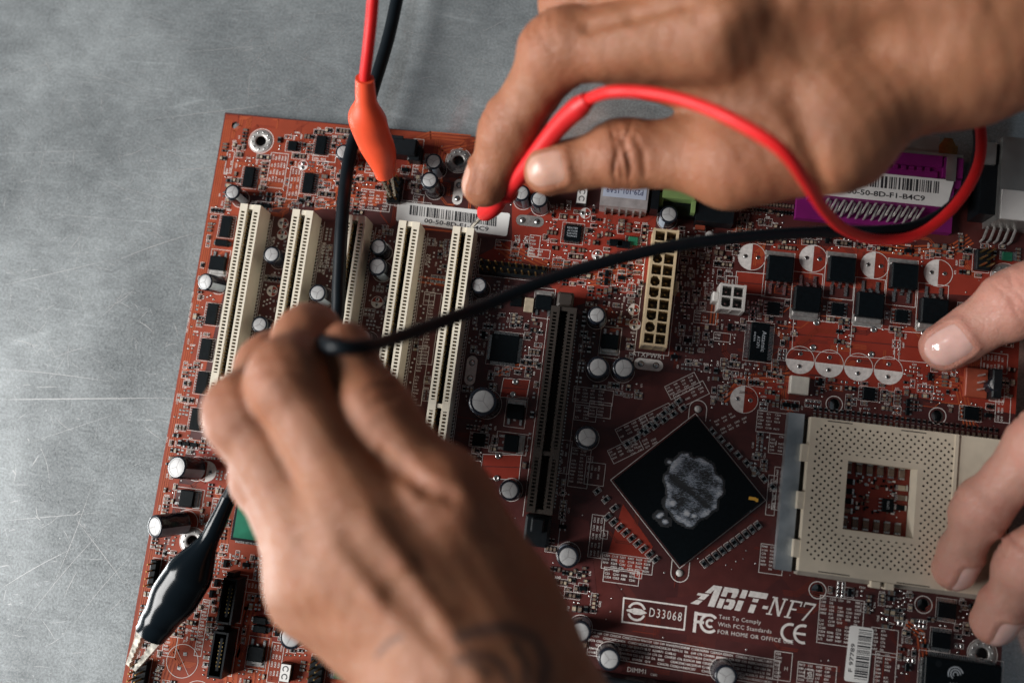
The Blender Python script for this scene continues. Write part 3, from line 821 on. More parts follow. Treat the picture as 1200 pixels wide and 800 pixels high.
marked_block(605, 352, 4.4, 4.2, 1.4, 'black_epoxy', None, 'chip')
for u, v in ((742, 282), (397, 790), (1181, 300)): marked_block(u, v, 3.6, 3.2, 1.0, 'res_green', None, 'resettable_fuse'); PADS.bevbox(*B(u, v), ZB, 6.0, 3.2, .5, 'solder', .15)

def oval_pads(u, v, sx, sy, ang=0.0, m='silk', sq=None):
    """printed capsule with two through-hole pads"""
    x, y = B(u, v); r = sy / 2; n = 10; pts = []
    for s in (1, -1):
        for i in range(n + 1):
            t = -math.pi / 2 + math.pi * i / n; pts.append((s * (sx / 2 - r) + s * r * math.cos(t), s * r * math.sin(t)))
    c, s = math.cos(ang), math.sin(ang)
    SILK.poly([(x + a * c - b_ * s, y + a * s + b_ * c) for a, b_ in pts], ZS - .01, m)
    for k in (-1, 1):
        px = k * sx * .26; qx, qy = x + px * c, y + px * s
        PADS.lathe(qx, qy, [(.95, ZS + .03), (.8, ZS + .22), (.3, ZS + .3)], 'solder', 12); SILK.ring(qx, qy, 1.0, .3, ZS + .05, 'ink', 14)
    occupy(x, y, max(sx, sy), max(sx, sy))
oval_pads(537, 225, 10.2, 3.8, math.pi / 2 - .0); oval_pads(621, 259, 10.6, 4.2, 0, 'tin_pad'); oval_pads(552, 434, 11, 4.0, math.pi / 2); oval_pads(760, 427, 10.6, 4.2, .0)

# ---- unpopulated capacitor places: half white, half bare red
def half_circle(u, v, r, side):
    x, y = B(u, v)
    a0 = {'l': math.pi / 2, 'r': -math.pi / 2, 'd': math.pi, 'u': 0}[side]
    SILK.disc(x, y, r, ZS - .012, 'silk', 18, a0, a0 + math.pi)
    COPPER.disc(x, y, r, ZB + .081, 'copper_red', 18, a0 + math.pi, a0 + 2 * math.pi)
    SILK.ring(x, y, r, .2, ZS, 'silk')
    dx, dy = math.cos(a0 + math.pi / 2), math.sin(a0 + math.pi / 2)
    for k in (-1, 1):
        px, py = x + dx * k * r * .46, y + dy * k * r * .46
        PADS.lathe(px, py, [(.8, ZS), (.72, ZS + .12), (.38, ZS + .12)], 'solder', 12, True, False); PADS.disc(px, py, .38, ZS + .02, 'hole_dark', 10)
    occupy(x, y, 2 * r, 2 * r, 0)
for u, v in ((881, 301), (953, 303), (1025, 311), (1099.5, 320)): half_circle(u, v, 5.0, 'l')
half_circle(872, 468, 4.9, 'l')
for u, v in ((937.5, 421.7), (971.7, 426), (1006, 430), (1041, 434)): half_circle(u, v, 5.0, 'd')
half_circle(242, 552, 3.8, 'r'); half_circle(228, 784 - 90, 3.6, 'd')
for u, v, r, s in ((442, 354, 2.2, 'd'), (319, 341, 2.0, 'l'), (743, 363, 2.1, 'l'), (744, 380, 2.1, 'd'), (686, 250, 2.0, 'l'), (700, 299, 2.0, 'd'), (332, 262, 2.0, 'l'), (331, 275, 2.0, 'd'), (355, 194, 1.9, 'd')): half_circle(u, v, r, s)
for u, v, r in ((213.7, 774, 5.9), (231, 817, 5.9)):
    x, y = B(u, v); SILK.ring(x, y, r, .18, ZS, 'silk', 40)
    SILK.line([(x - 3, y + 4), (x + 3.2, y - 4.6)], .12, ZS, 'silk'); trace([(x - 4.6, y + 3.8), (x - 1.2, y - 2.2)], .8)
    pad(x + .6, y + 2.6, 1.3, 1.3); pad(x - .7, y - 2.6, 1.4, 1.4); occupy(x, y, 12, 12)

# ---- bare copper areas under the regulators
for q in (((930, 374), (983, 378), (981, 414), (928, 409)), ((998, 381), (1049, 387), (1048, 421), (996, 417)), ((1055, 388), (1120, 394), (1118, 428), (1053, 422)),
          ((590, 443), (621, 445), (617, 467), (586, 465)), ((566, 532), (611, 533), (608, 562), (562, 560)), ((863, 318), (898, 321), (896, 346), (861, 343))):
    pour(q)
    a = np.mean(np.array(q), 0); p0 = B(q[0][0] * .5 + q[3][0] * .5, q[0][1] * .5 + q[3][1] * .5); p1 = B(q[1][0] * .5 + q[2][0] * .5, q[1][1] * .5 + q[2][1] * .5)
    COPPER.line([p0, p1], .3, ZB + .083, 'mask_dark'); c = B(*a); occupy(c[0], c[1], 12, 8)
for u, v in ((957, 378), (953, 407), (1024, 386), (1021, 415), (1083, 390), (604, 447), (601, 462), (584, 534), (582, 560)):
    x, y = B(u, v); PADS.lathe(x, y, [(1.15, ZB + .06), (1.05, ZB + .3), (.55, ZB + .28), (.5, ZB + .1)], 'solder', 14)

# ---- pin headers
def header(u, v, nx, ny, h=2.6, pitch=2.54, rz=0.0, body='black_plastic', pins=6.0, skip=()):
    x, y = B(u, v, h); b = MB(); b.bevbox(0, 0, .1, nx * pitch, ny * pitch, h, body, .35); o = b.build('pin_header', board, (x, y, ZB), rz)
    p = MB()
    for i in range(nx):
        for j in range(ny):
            if (i, j) in skip: continue
            p.box((i - (nx - 1) / 2) * pitch, (j - (ny - 1) / 2) * pitch, h, .64, .64, pins, 'gold', 0, .12)
    p.build('pins', o); SILK.line(rect_pts(x, y, nx * pitch + .8, ny * pitch + .8), .16, ZS, 'silk', True); occupy(x, y, nx * pitch + 1, ny * pitch + 1); return o
header(601, 316, 10, 2, 2.4, 2.54); header(462, 222, 2, 4); header(370, 787, 2, 4); header(163, 790, 2, 4); header(178, 672, 1, 4, pins=5); header(1153, 304, 2, 3, rz=0.0)
def shroud(u, v, sx, sy, h):
    """shrouded connector: four walls, a floor and blades"""
    x, y = B(u, v, h); b = MB(); w = .8
    for dx, dy, ax, ay in ((-(sx - w) / 2, 0, w, sy), ((sx - w) / 2, 0, w, sy), (0, (sy - w) / 2, sx - 2 * w, w), (0, -(sy - w) / 2, sx - 2 * w, w)): b.box(dx, dy, 0, ax, ay, h, 'black_plastic', 0, .08)
    b.box(0, 0, 0, sx - 2 * w, sy - 2 * w, 1.5, 'black_plastic'); b.bevbox(-sx * .2, sy / 2 + .9, 0, sx * .5, 1.8, h * .8, 'black_plastic', .3)
    b.bevbox(.2, 0, 1.4, sx * .22, sy - 4.5, h - 2.4, 'black_plastic', .2)
    o = b.build('shrouded_connector', board, (x, y, ZB)); p = MB()
    for i in range(7): p.box(.2, (i - 3) * 1.35, 1.6, sx * .26, .4, h - 2.7, 'gold')
    p.build('pins', o); SILK.line(rect_pts(x, y, sx + 1, sy + 1.2), .2, ZS, 'silk', True); occupy(x, y, sx + 2, sy + 3)
shroud(266, 704, 5.6, 16.0, 8.5); shroud(255, 767, 5.6, 16.0, 8.5)
x, y = B(472, 172, 6); b = MB(); b.bevbox(0, 0, 0, 11, 6.5, 7, 'black_plastic', .6); b.box(-2.5, 3.0, 6.6, 5, 1.2, 1.2, 'black_plastic'); b.bevbox(4.5, -1.5, 0, 5, 6, 5, 'black_plastic', .5)
b.build('audio_input_connector', board, (x, y, ZB)); occupy(x, y, 14, 9)

# ---- 20-pin and 4-pin power connectors
def power_conn(x0, y0, nx, ny, m, h, name, clip, pitch=4.2):
    sx, sy = nx * pitch + 1.2, ny * pitch + 1.2; b = MB(); w = .55
    xs = [x0 + .6 + i * pitch for i in range(nx + 1)]; ys = [y0 - .6 - j * pitch for j in range(ny + 1)]
    for k, xx in enumerate(xs): b.box(xx, y0 - sy / 2, 0, w if 0 < k < nx else .85, sy - (0 if k in (0, nx) else .1), h - (.01 if 0 < k < nx else 0), m)
    for k, yy in enumerate(ys): b.box(x0 + sx / 2, yy, 0, sx - 1.6, w if 0 < k < ny else .85, h - .005, m)
    b.box(x0 + sx / 2, y0 - sy / 2, 0, sx - .1, sy - .1, 1.6, m)
    # rounded keying corners in some cells
    for i in range(nx):
        for j in range(ny):
            if (i * 3 + j * 2 + i * j) % 3 == 0: continue
            cx, cy = (xs[i] + xs[i + 1]) / 2, (ys[j] + ys[j + 1]) / 2
            for a, c in ((-1, -1), (1, -1), (1, 1), (-1, 1)):
                if (i + j) % 2 and c > 0: continue
                q = pitch / 2 - .3; pts = [(cx + a * q, cy + c * q), (cx + a * (q - 1.0), cy + c * q), (cx + a * q, cy + c * (q - 1.0))]; b.prism(pts, 1.5, h - .03, m)
    bx_, by_ = clip; b.bevbox(bx_, by_, 0, 1.6 if nx == 2 and ny > 2 else 2.2, 3.5, h - 1.5, m, .4)
    o = b.build(name, board, (0, 0, ZB)); p = MB()
    for i in range(nx):
        for j in range(ny): p.box((xs[i] + xs[i + 1]) / 2, (ys[j] + ys[j + 1]) / 2, 1.5, .95, .95, h - 4.5, 'gold' if m == 'nylon' else 'solder', 0, .2)
    p.build('pins', o); occupy(x0 + sx / 2, y0 - sy / 2, sx + 1, sy + 1); return o
power_conn(171.4, -31.2, 2, 10, 'nylon', 10, 'power_connector', (182.0, -51.5)); SILK.line(rect_pts(176.2, -52.8, 12.4, 46), .2, ZS, 'silk', True)
px, py = B(844, 331, 9); power_conn(px, py, 2, 2, 'nylon_white', 9, 'power_connector', (px - .8, py - 4.8))
silk_text('ATXPWR1', 759, 416, 2.5, space=1.1)

# ---- processor socket
b = MB(); cell = 1.27; N = 37; gx0, gy0 = 235.2, -94.2; h0 = 7.6
sx0, sx1, sy0_, sy1 = 233.4, 301.0, -92.3, -145.3
ox0, ox1, oy0, oy1 = 246.6, 270.3, -105.4, -130.0
i0, i1 = int(round((ox0 - gx0) / cell)), int(round((ox1 - gx0) / cell)); j0, j1 = int(round((gy0 - oy0) / cell)), int(round((gy0 - oy1) / cell))
cut = {(0, 0), (N - 1, 0), (N - 1, 1), (N - 2, 0), (0, N - 1)}
top = []
holes = 0
for j in range(N):
    for i in range(N):
        if i0 <= i < i1 and j0 <= j < j1: continue
        x = gx0 + (i + .5) * cell; y = gy0 - (j + .5) * cell; q = cell / 2
        near = (i0 - 1 <= i < i1 + 1 and j0 - 1 <= j < j1 + 1)
        ring_z = (j in (j0 - 2, j0 - 3) or j in (j1 + 1, j1 + 2)) and i0 <= i < i1
        if (i + j) % 2 == 0 and not near and (i, j) not in cut:
            r = .40; n = 8; sq = [(-q, -q), (0, -q), (q, -q), (q, 0), (q, q), (0, q), (-q, q), (-q, 0)]
            ang = [math.atan2(p[1], p[0]) for p in sq]
            rx, ry = (.46, .27) if ring_z else (r, r)
            vs_ = [(x + p[0], y + p[1], h0) for p in sq] + [(x + rx * math.cos(a), y + ry * math.sin(a), h0) for a in ang] + [(x + rx * math.cos(a), y + ry * math.sin(a), h0 - 1.6) for a in ang]
            b.add(vs_, [(k, (k + 1) % 8, 8 + (k + 1) % 8, 8 + k) for k in range(8)], 'socket_ivory')
            b.add(vs_[8:], [(k, (k + 1) % 8, 8 + (k + 1) % 8, 8 + k) for k in range(8)] + [tuple(range(8, 16))], 'hole_dark')
        else:
            b.add([(x - q, y - q, h0), (x + q, y - q, h0), (x + q, y + q, h0), (x - q, y + q, h0)], [(0, 1, 2, 3)], 'socket_ivory')
gx1, gy1 = gx0 + N * cell, gy0 - N * cell
ix0, ix1, iy0, iy1 = gx0 + i0 * cell, gx0 + i1 * cell, gy0 - j0 * cell, gy0 - j1 * cell
# plain margins round the grid and the solid body below
def slab(xa, xb, ya, yb, z0, z1, m): b.box((xa + xb) / 2, (ya + yb) / 2, z0, abs(xb - xa), abs(yb - ya), z1 - z0, m)
slab(sx0, gx0, sy0_, sy1, 1.0, h0, 'socket_ivory'); slab(gx1, sx1, sy0_, sy1, 1.0, h0 - .3, 'socket_ivory')
slab(gx0, gx1, sy0_, gy0, 1.0, h0, 'socket_ivory'); slab(gx0, gx1, gy1, sy1, 1.0, h0, 'socket_ivory')
slab(gx1 - .01, gx1 + 1.2, sy0_, sy1, h0 - .5, h0 + .35, 'socket_ivory')
for (xa, xb, ya, yb) in ((gx0, ix0, gy0, gy1), (ix1, gx1, gy0, gy1), (ix0, ix1, gy0, iy0), (ix0, ix1, iy1, gy1)): slab(xa, xb, ya, yb, .6, h0 - 1.7, 'socket_ivory')
w = .35
for (xa, xb, ya, yb) in ((ix0 - .01, ix0 + w, iy0, iy1), (ix1 - w, ix1 + .01, iy0, iy1), (ix0 + w, ix1 - w, iy0, iy0 - w), (ix0 + w, ix1 - w, iy1 + w, iy1)): slab(xa, xb, ya, yb, .3, h0 - .004, 'socket_ivory')
for (xa, xb, ya) in ((239, 247.5, sy0_ - .75), (264, 272.5, sy0_ - .9), (240, 250.5, sy1 + .6), (266, 277, sy1 + .5)): slab(xa, xb, ya + .18, ya - .18, h0 - .3, h0 + .015, 'hole_dark')
cpu = b.build('processor_socket', board, (0, 0, ZB)); occupy((sx0 + sx1) / 2, (sy0_ + sy1) / 2, sx1 - sx0 - 24, sy1 - sy0_)
OCC[-1] = (222, sy1 - 2, 304, iy1); OCC += [(222, iy0, 304, sy0_ + 2), (222, sy1, ix0, sy0_), (ix1, sy1, 304, sy0_)]
# base frame stays outside the centre window
b = MB()
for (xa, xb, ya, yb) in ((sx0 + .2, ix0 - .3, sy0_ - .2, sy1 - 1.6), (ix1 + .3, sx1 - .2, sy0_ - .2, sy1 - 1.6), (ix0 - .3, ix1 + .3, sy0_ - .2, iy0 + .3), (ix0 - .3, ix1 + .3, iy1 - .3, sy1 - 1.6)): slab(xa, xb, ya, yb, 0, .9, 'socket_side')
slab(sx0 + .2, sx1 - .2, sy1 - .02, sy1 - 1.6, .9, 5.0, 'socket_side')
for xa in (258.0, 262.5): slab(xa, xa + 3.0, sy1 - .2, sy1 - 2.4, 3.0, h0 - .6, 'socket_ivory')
b.build('socket_base', cpu)
for ya in (-102.0, -118.5, -135.0):
    b = MB(); slab(sx0 - 2.2, sx0 + .01, ya, ya - 6.0, 1.0, h0 - .25, 'socket_ivory'); b.build('clip_lug', cpu)
b = MB(); slab(226.2, 231.8, -91.4, -146.2, 3.0, 4.2, 'lever_metal'); slab(226.2, 227.0, -91.4, -146.2, .2, 3.0, 'lever_metal'); b.build('lever_plate', cpu)
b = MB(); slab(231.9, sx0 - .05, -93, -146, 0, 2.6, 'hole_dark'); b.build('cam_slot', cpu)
# tiny parts visible through the socket window
cw = MB()
for (yy, n, m_) in ((-107.9, 6, 'ceramic_brown'), (-127.0, 6, 'ceramic_brown')):
    for i in range(n):
        xx = 249.2 + i * 3.65
        cw.bevbox(xx, yy, 0, 2.0, 2.7, 1.2, m_, .2)
        for s in (-1, 1): cw.box(xx, yy + s * 1.75, 0, 2.1, .8, 1.0, 'solder', 0, .1)
for (xx, n) in ((249.6, 4), (267.8, 3)):
    for i in range(n):
        yy = -112.8 - i * 3.4; cw.bevbox(xx, yy, 0, 2.7, 1.9, 1.1, random.choice(('ceramic_brown', 'ceramic_tan', 'black_epoxy')), .2)
        for s in (-1, 1): cw.box(xx + s * 1.75, yy, 0, .8, 2.0, .95, 'solder', 0, .1)
for k in range(90):
    xx, yy = random.uniform(251.8, 266), random.uniform(-123.5, -110.5)
    if abs(xx - 261) < 3.6 and abs(yy + 118) < 3.6: continue
    cw.box(xx, yy, 0, 1.1, .6, random.uniform(.3, .6), random.choice(('solder', 'silk', 'black_epoxy', 'ceramic_brown', 'black_epoxy')), random.choice((0, math.pi / 2)))
tag(cw.build('window_parts', cpu), kind='stuff')
chip(1041, 592, 3.8, 4.6, 1.4, 4, frame=False, text=[('LM90', -.1, .2, 2.8, .9, math.pi / 2)])

# ---- rear connectors: purple printer port, audio jack, steel shield
b = MB(); Z = 0
lx0, lx1 = 222.6, 277.8
slab(lx0, lx1, -20.0, -6.0, 0, 3.4, 'purple'); slab(lx0 + .6, lx1 - .6, -6.0, 5.0, 0, 11.0, 'purple'); slab(lx0 + 3, lx1 - 3, -13.6, -6.0, 3.4, 11.4, 'purple')
slab(lx0 + 9, lx1 - 9, -6.0, -.6, 11.0, 11.5, 'purple')
for i in range(13): slab(lx0 + 8.6 + i * 2.77, lx0 + 10.2 + i * 2.77, -1.0, .6, 11.0, 11.8, 'purple')
slab(lx0 + 6, lx1 - 8, .8, 4.9, 11.0, 12.6, 'purple'); slab(lx1 - 7.4, lx1 - .7, -2.5, 4.8, 11.0, 12.4, 'purple')
lpt = b.build('printer_port', board, (0, 0, ZB)); occupy(250, -10, 60, 24)
b = MB()
for i in range(13):
    xx = lx0 + 9 + i * 2.77
    for k, off in enumerate((0, 1.38)):
        if k == 1 and i == 12: continue
        p0 = (xx + off + .9, -13.4 - k * .2, 9.6 - k * 2.2); p1 = (xx + off - .1, -16.4 - k * 1.6, 6.0 - k * 1.5); p2 = (xx + off - .2, -16.8 - k * 1.6, .4)
        b.sweep([p0, p1, p2], (.42, .42), 'tin_pad', 6, False)
b.build('port_pins', lpt)
b = MB(); slab(lx0 + 1, lx1 - 1, 5.0, 6.0, 0.5, 12.6, 'shield'); slab(lx0 + 9, lx1 - 9, 6.0, 13.0, 1.6, 11.0, 'shield')
b.lathe(lx1 - 5.2, 11.0, [(2.6, 3), (2.6, 9.0), (1.2, 9.0)], 'gold', 6, False); slab(lx1 - 8.6, lx1 - 2.0, 6.0, 10.5, 2.5, 9.5, 'gold'); slab(lx1 - 6.5, lx1 - 3.2, -4.0, 5.0, 12.5, 12.9, 'shield')
b.build('port_shell', lpt)

def label_obj(name, corners, z, thick, parent_board=True):
    """paper label given by its four corners (mm) counted from lower left"""
    b = MB(); pts = []
    c = [np.array(p, float) for p in corners]; n = len(c)
    for i in range(4):
        a, p, q = c[i - 1], c[i], c[(i + 1) % 4]
        for t in range(5):
            w_ = t / 4; r = 1.0
            e1 = p + unit(a - p) * r; e2 = p + unit(q - p) * r; pts.append(tuple((1 - w_) ** 2 * e1 + 2 * w_ * (1 - w_) * p + w_ ** 2 * e2))
    b.prism([(p[0], p[1]) for p in pts], z, z + thick, 'paper'); return b.build(name, board, (0, 0, ZB))
def barcode(b, o, ex, ey, w, hgt, z, seed, m='ink', gapf=1.0):
    r4 = random.Random(seed); t = 0
    while t < w:
        bw = r4.choice((.22, .22, .4, .62)) * gapf; bw = min(bw, w - t)
        p = o + ex * t
        q = [p, p + ex * bw, p + ex * bw + ey * hgt, p + ey * hgt]; b.add([(c[0], c[1], z) for c in q], [(0, 1, 2, 3)], m)
        t += bw + r4.choice((.22, .22, .35, .55)) * gapf
# label on the printer port
A_, B_, C_, D_ = (226.5, -13.5), (270.0, -13.5), (274.4, -3.4), (226.5, -3.4)
lab = label_obj('barcode_label', [(226.5, -13.3), (272.6, -13.3), (274.6, -3.2), (226.5, -3.2)], 11.55, .12)
b = MB(); barcode(b, np.array([231.0, -8.6]), np.array([1., 0]), np.array([0, 1.]), 38.5, 4.4, 11.72, 4, gapf=1.35); b.geo(fit(text_geo('00-50-8D-F1-B4C9', 1, 0, .02), 27.0, 2.0), 251.5, -10.9, 11.72, 'ink'); b.geo(fit(text_geo('L', 1), 1.0, 2.0), 234.6, -10.9, 11.72, 'ink'); b.build('barcode_print', lab)
# label across the heads of the slots
c0, c1, c2, c3 = [np.array(B(*p, .2)) for p in ((464, 259), (594, 277), (598, 250), (466, 236))]
lab = label_obj('barcode_label', [c0, c1, c2, c3], .10, .12)
ex = unit(c1 - c0); ey = unit(c3 - c0); occupy(*((c0 + c2) / 2), 44, 12)
b = MB(); barcode(b, c0 + ex * 5.0 + ey * 3.2, ex, ey, 34.0, 3.8, .27, 9, gapf=1.3)
ang = math.atan2(ex[1], ex[0]); tt_ = c0 + ex * 23.5 + ey * 1.75; b.geo(fit(text_geo('00-50-8D-F1-B4C9', 1, 0, .02), 25.0, 1.75), tt_[0], tt_[1], .27, 'ink', ang); b.build('barcode_print', lab)
# small upright label near the lower edge
c0, c1, c2, c3 = [np.array(B(*p, .2)) for p in ((989, 797), (1017, 801), (1024, 736), (996, 732))]
lab = label_obj('barcode_label', [c0, c1, c2, c3], .10, .12); ex = unit(c1 - c0); ey = unit(c3 - c0); occupy(*((c0 + c2) / 2), 11, 22)
b = MB(); barcode(b, c0 + ex * 3.2 + ey * 1.2, ey, ex, 16.6, 4.4, .27, 21, gapf=.9); b.geo(fit(text_geo('F 97789', 1, 0, .006), 9.5, 1.35), *(c0 + ex * 1.7 + ey * 8.0), .27, 'ink', math.atan2(ey[1], ey[0])); b.build('barcode_print', lab)

# transformer module with a paper label, green audio jack on a black block
b = MB(); slab(151.0, 168.4, -24.4, -13.6, 0, 8.6, 'module_clear')
for i in range(6): slab(153 + i * 2.6, 153.6 + i * 2.6, -25.4, -24.35, 0, 5.5, 'tin_pad')
mod = b.build('lan_transformer', board, (0, 0, ZB)); occupy(159.8, -19.5, 19, 13)
b = MB(); b.box(159.7, -18.4, 8.62, 15.8, 5.0, .12, 'paper_blue'); b.geo(fit(text_geo('P29-101-15A9', 1, 0, .004), 13.4, 2.0), 159.7, -18.4, 8.78, 'blue_ink', math.pi); b.build('paper_label', mod)
b = MB(); slab(169.6, 186.4, -24, 2, 0, 4.2, 'black_plastic'); slab(186.4, 200, -26, 2, 0, 7.0, 'black_plastic'); slab(169.6, 172.4, -24, -12, 4.2, 9, 'black_plastic')
jack = b.build('audio_jacks', board, (0, 0, ZB)); occupy(185, -13, 32, 26)
b = MB(); slab(173.4, 185.2, -19.2, 0, 4.2, 9.0, 'jack_green'); slab(172.6, 174.0, -21.8, -17, 4.2, 7.6, 'jack_green'); slab(184.4, 185.8, -23.6, -17, 4.2, 8.0, 'jack_green'); b.build('green_jack', jack)
b = MB(); slab(186.9, 190.4, -28.2, -26.6, 2.0, 3.2, 'fan_orange'); b.build('red_key', jack)
b = MB(); b.lathe(*B(832, 275, 4), [(1.6, 0), (1.6, 3.4), (1.3, 4.0), (.5, 4.1)], 'nylon_white', 16); b.build('plastic_peg', board, (0, 0, ZB))
silk_text('AUDIO1', 855, 245, 2.2, space=1.1)
# steel port block at the right-hand rear corner
b = MB(); slab(289.6, 307.5, -16.2, 14, 0, 13.4, 'shield'); slab(290.2, 307, -16.0, -5.5, 13.4, 13.9, 'paper'); slab(284.2, 289.6, -14, 12, 0, 10.6, 'black_plastic'); slab(284.4, 288.2, 4.0, 12, 10.6, 12.0, 'shield')
for i in range(5): b.sweep([(290.5 + i * 2.4, -16.2, 3), (289.5 + i * 2.4, -20.5, 2), (289.3 + i * 2.4, -21, 0)], (.5, .5), 'tin_pad', 6, False)
b.build('port_block', board, (0, 0, ZB)); occupy(296, -9, 24, 24)
# fan connector
x, y = B(1146, 448, 3); b = MB(); b.bevbox(0, 0, 0, 7.6, 10.4, 2.2, 'fan_orange', .3); b.bevbox(5.4, 0, 0, 3.2, 10.4, 6.0, 'black_plastic', .4); fan = b.build('fan_connector', board, (x, y, ZB))
b = MB()
for k in (-1, 0, 1): b.box(.4, k * 2.5, 2.2, .64, .64, 5.5, 'tin_pad', 0, .1)
b.build('pins', fan); occupy(x + 1.5, y, 13, 12); silk_text('FAN1', 1180, 456, 2.4, -math.pi / 2)
# memory slot running out of the picture at the bottom
for yy in (-192.5, -203.0, -213.5):
    b = MB(); b.bevbox(234, yy, 0, 134, 6.5, 9.0, 'black_plastic', .6); b.box(234, yy, 8.7, 128, 1.6, .4, 'hole_dark'); b.build('memory_slot', board, (0, 0, ZB)); occupy(234, yy, 134, 7)
shroud(560, 905, 9, 50, 8.5); shroud(480, 905, 9, 50, 8.5)

# ---- printed lettering and emblems on the board
MARK = MB()
def shear_poly(pts, x, y, sc, k, rot, wx=.70):
    c, s = math.cos(rot), math.sin(rot); out = []
    for a, b_ in pts: a = a * wx + k * b_; out.append((x + (a * c - b_ * s) * sc, y + (a * s + b_ * c) * sc))
    return out
def logo():
    x, y = B(812, 707); rot = -.012; sc = 1.0; k = .28
    def pl(pts):
        q = shear_poly(pts, x, y, sc, k, rot); MARK.poly(q if area2(q) > 0 else q[::-1], ZS, 'silk')
    H = 7.4
    # A with speed strokes: drawn from slabs
    pl([(-1.4, .0), (2.6, .0), (4.0, 1.6), (1.0, 1.6)]); pl([(1.2, 1.9), (4.4, 1.9), (6.0, 4.0), (.4, 4.0), (.0, 3.2), (2.4, 3.2)])
    pl([(3.4, 4.4), (6.2, 4.4), (7.4, 6.0), (7.4, 0), (10.6, 0), (10.6, H), (6.2, H)])
    # B
    pl([(11.6, 0), (14.2, 0), (14.2, 3.3), (11.6, 3.3)]); pl([(11.6, 4.1), (14.2, 4.1), (14.2, 5.8), (16.6, 5.8), (16.6, 4.1), (18.6, 4.1), (19.2, 4.8), (19.2, 6.8), (18.6, H), (11.6, H)])
    pl([(15.0, 0), (18.9, 0), (19.6, .7), (19.6, 2.8), (18.9, 3.5), (15.0, 3.5), (15.0, 2.5), (16.9, 2.5), (16.9, 1.2), (15.0, 1.2)])
    # I
    pl([(20.6, 0), (23.4, 0), (23.4, 3.6), (20.6, 3.6)]); pl([(20.6, 4.5), (23.4, 4.5), (23.4, H), (20.6, H)])
    # T
    pl([(24.4, 5.4), (33.4, 5.4), (33.4, H), (24.4, H)]); pl([(27.2, 0), (30.0, 0), (30.0, 2.9), (27.2, 2.9)]); pl([(27.2, 3.8), (30.0, 3.8), (30.0, 5.0), (27.2, 5.0)])
    pl([(33.2, 2.0), (35.8, 2.0), (35.8, 3.1), (33.2, 3.1)])
logo()
# NF7 in slanted capitals with serifs
def slab_letters():
    x, y = B(897, 719); sc = .92; k = .26; rot = -.03
    def st(pts):
        q = shear_poly(pts, x, y, sc, k, rot, .84); MARK.poly(q if area2(q) > 0 else q[::-1], ZS, 'silk')
    o = 0
    st([(1, 0), (1.8, 0), (1.8, 6.8), (1, 6.8)]); st([(1, 6.8), (2.3, 6.8), (6.3, 0), (5.2, 0)]); st([(5.4, 0), (6.2, 0), (6.2, 6.8), (5.4, 6.8)])
    for a in (.2, 4.6): st([(a, 6.4), (a + 2.4, 6.4), (a + 2.4, 6.9), (a, 6.9)])
    st([(.1, 0), (2.8, 0), (2.8, .5), (.1, .5)])
    o = 8.0
    st([(o + 1, 0), (o + 2, 0), (o + 2, 6.8), (o + 1, 6.8)]); st([(o + .1, 6.2), (o + 5.6, 6.2), (o + 5.6, 6.8), (o + .1, 6.8)]); st([(o + 5.1, 4.9), (o + 5.6, 4.9), (o + 5.6, 6.8), (o + 5.1, 6.8)])
    st([(o + 2, 3.2), (o + 4.2, 3.2), (o + 4.2, 3.8), (o + 2, 3.8)]); st([(o + .1, 0), (o + 3.1, 0), (o + 3.1, .5), (o + .1, .5)])
    o = 14.6
    st([(o, 6.1), (o + 5, 6.1), (o + 5, 6.9), (o, 6.9)]); st([(o, 5), (o + .5, 5), (o + .5, 6.9), (o, 6.9)]); st([(o + 4.3, 6.2), (o + 5, 6.2), (o + 2.3, 0), (o + 1.3, 0)])
slab_letters()
# FCC and CE marks
def arc_strokes(u, v, r, w, a0, a1): x, y = B(u, v); MARK.ring(x, y, r, w, ZS, 'silk', 22, a0, a1); return x, y
x, y = B(820, 729)
MARK.line([(x - 1.6, y - 3.0), (x - 1.6, y + 3.0)], 1.1, ZS, 'silk'); MARK.line([(x - 1.6, y + 2.9), (x + 2.0, y + 2.9)], 1.0, ZS, 'silk'); MARK.line([(x - 1.6, y + .2), (x + 1.0, y + .2)], .95, ZS, 'silk')
arc_strokes(831, 730, 2.9, .95, .75, 5.55); arc_strokes(832, 730, 1.15, .8, .8, 5.5)
x, y = B(870, 731)
for i, s in enumerate(('Test To Comply', 'With FCC Standards', 'FOR HOME OR OFFICE USE')): MARK.geo(text_geo(s, 1.95, 0, 0, 1.12), *(np.array(B(842, 724)) + (0, -i * 2.55)), ZS, 'silk')
arc_strokes(926, 741, 2.9, .9, 1.25, 5.03); xx, yy = arc_strokes(941, 742.5, 2.9, .9, 1.25, 5.03); MARK.line([(xx - 2.6, yy), (xx + .5, yy)], .8, ZS, 'silk')
# boxed approval mark
q = [B(*p) for p in ((731, 700), (804, 710), (801.5, 737.5), (729, 728))]; MARK.line(q, .55, ZS, 'silk', True)
x, y = B(746, 716); MARK.ring(x, y, 2.9, .8, ZS, 'silk', 20, .35, 2.8); MARK.ring(x, y, 2.9, .8, ZS, 'silk', 20, 3.5, 5.95)
for s in (-.75, .0, .75): MARK.line([(x - 3.3, y + .15 * s), (x - .6, y + s)], .42, ZS, 'silk')
MARK.poly([(x - 1.2, y - 1.1), (x + 1.6, y - 1.0), (x + 3.7, y), (x + 1.6, y + 1.0), (x - 1.2, y + 1.1)], ZS, 'silk')
x, y = B(780, 719.5); MARK.geo(fit(text_geo('D33068', 1, 0, 0, 1.25), 11.3, 3.1), x, y, ZS, 'silk', -.01)
MARK.build('board_lettering', board)
occupy(*B(880, 715), 46, 24); occupy(*B(767, 718), 24, 11)

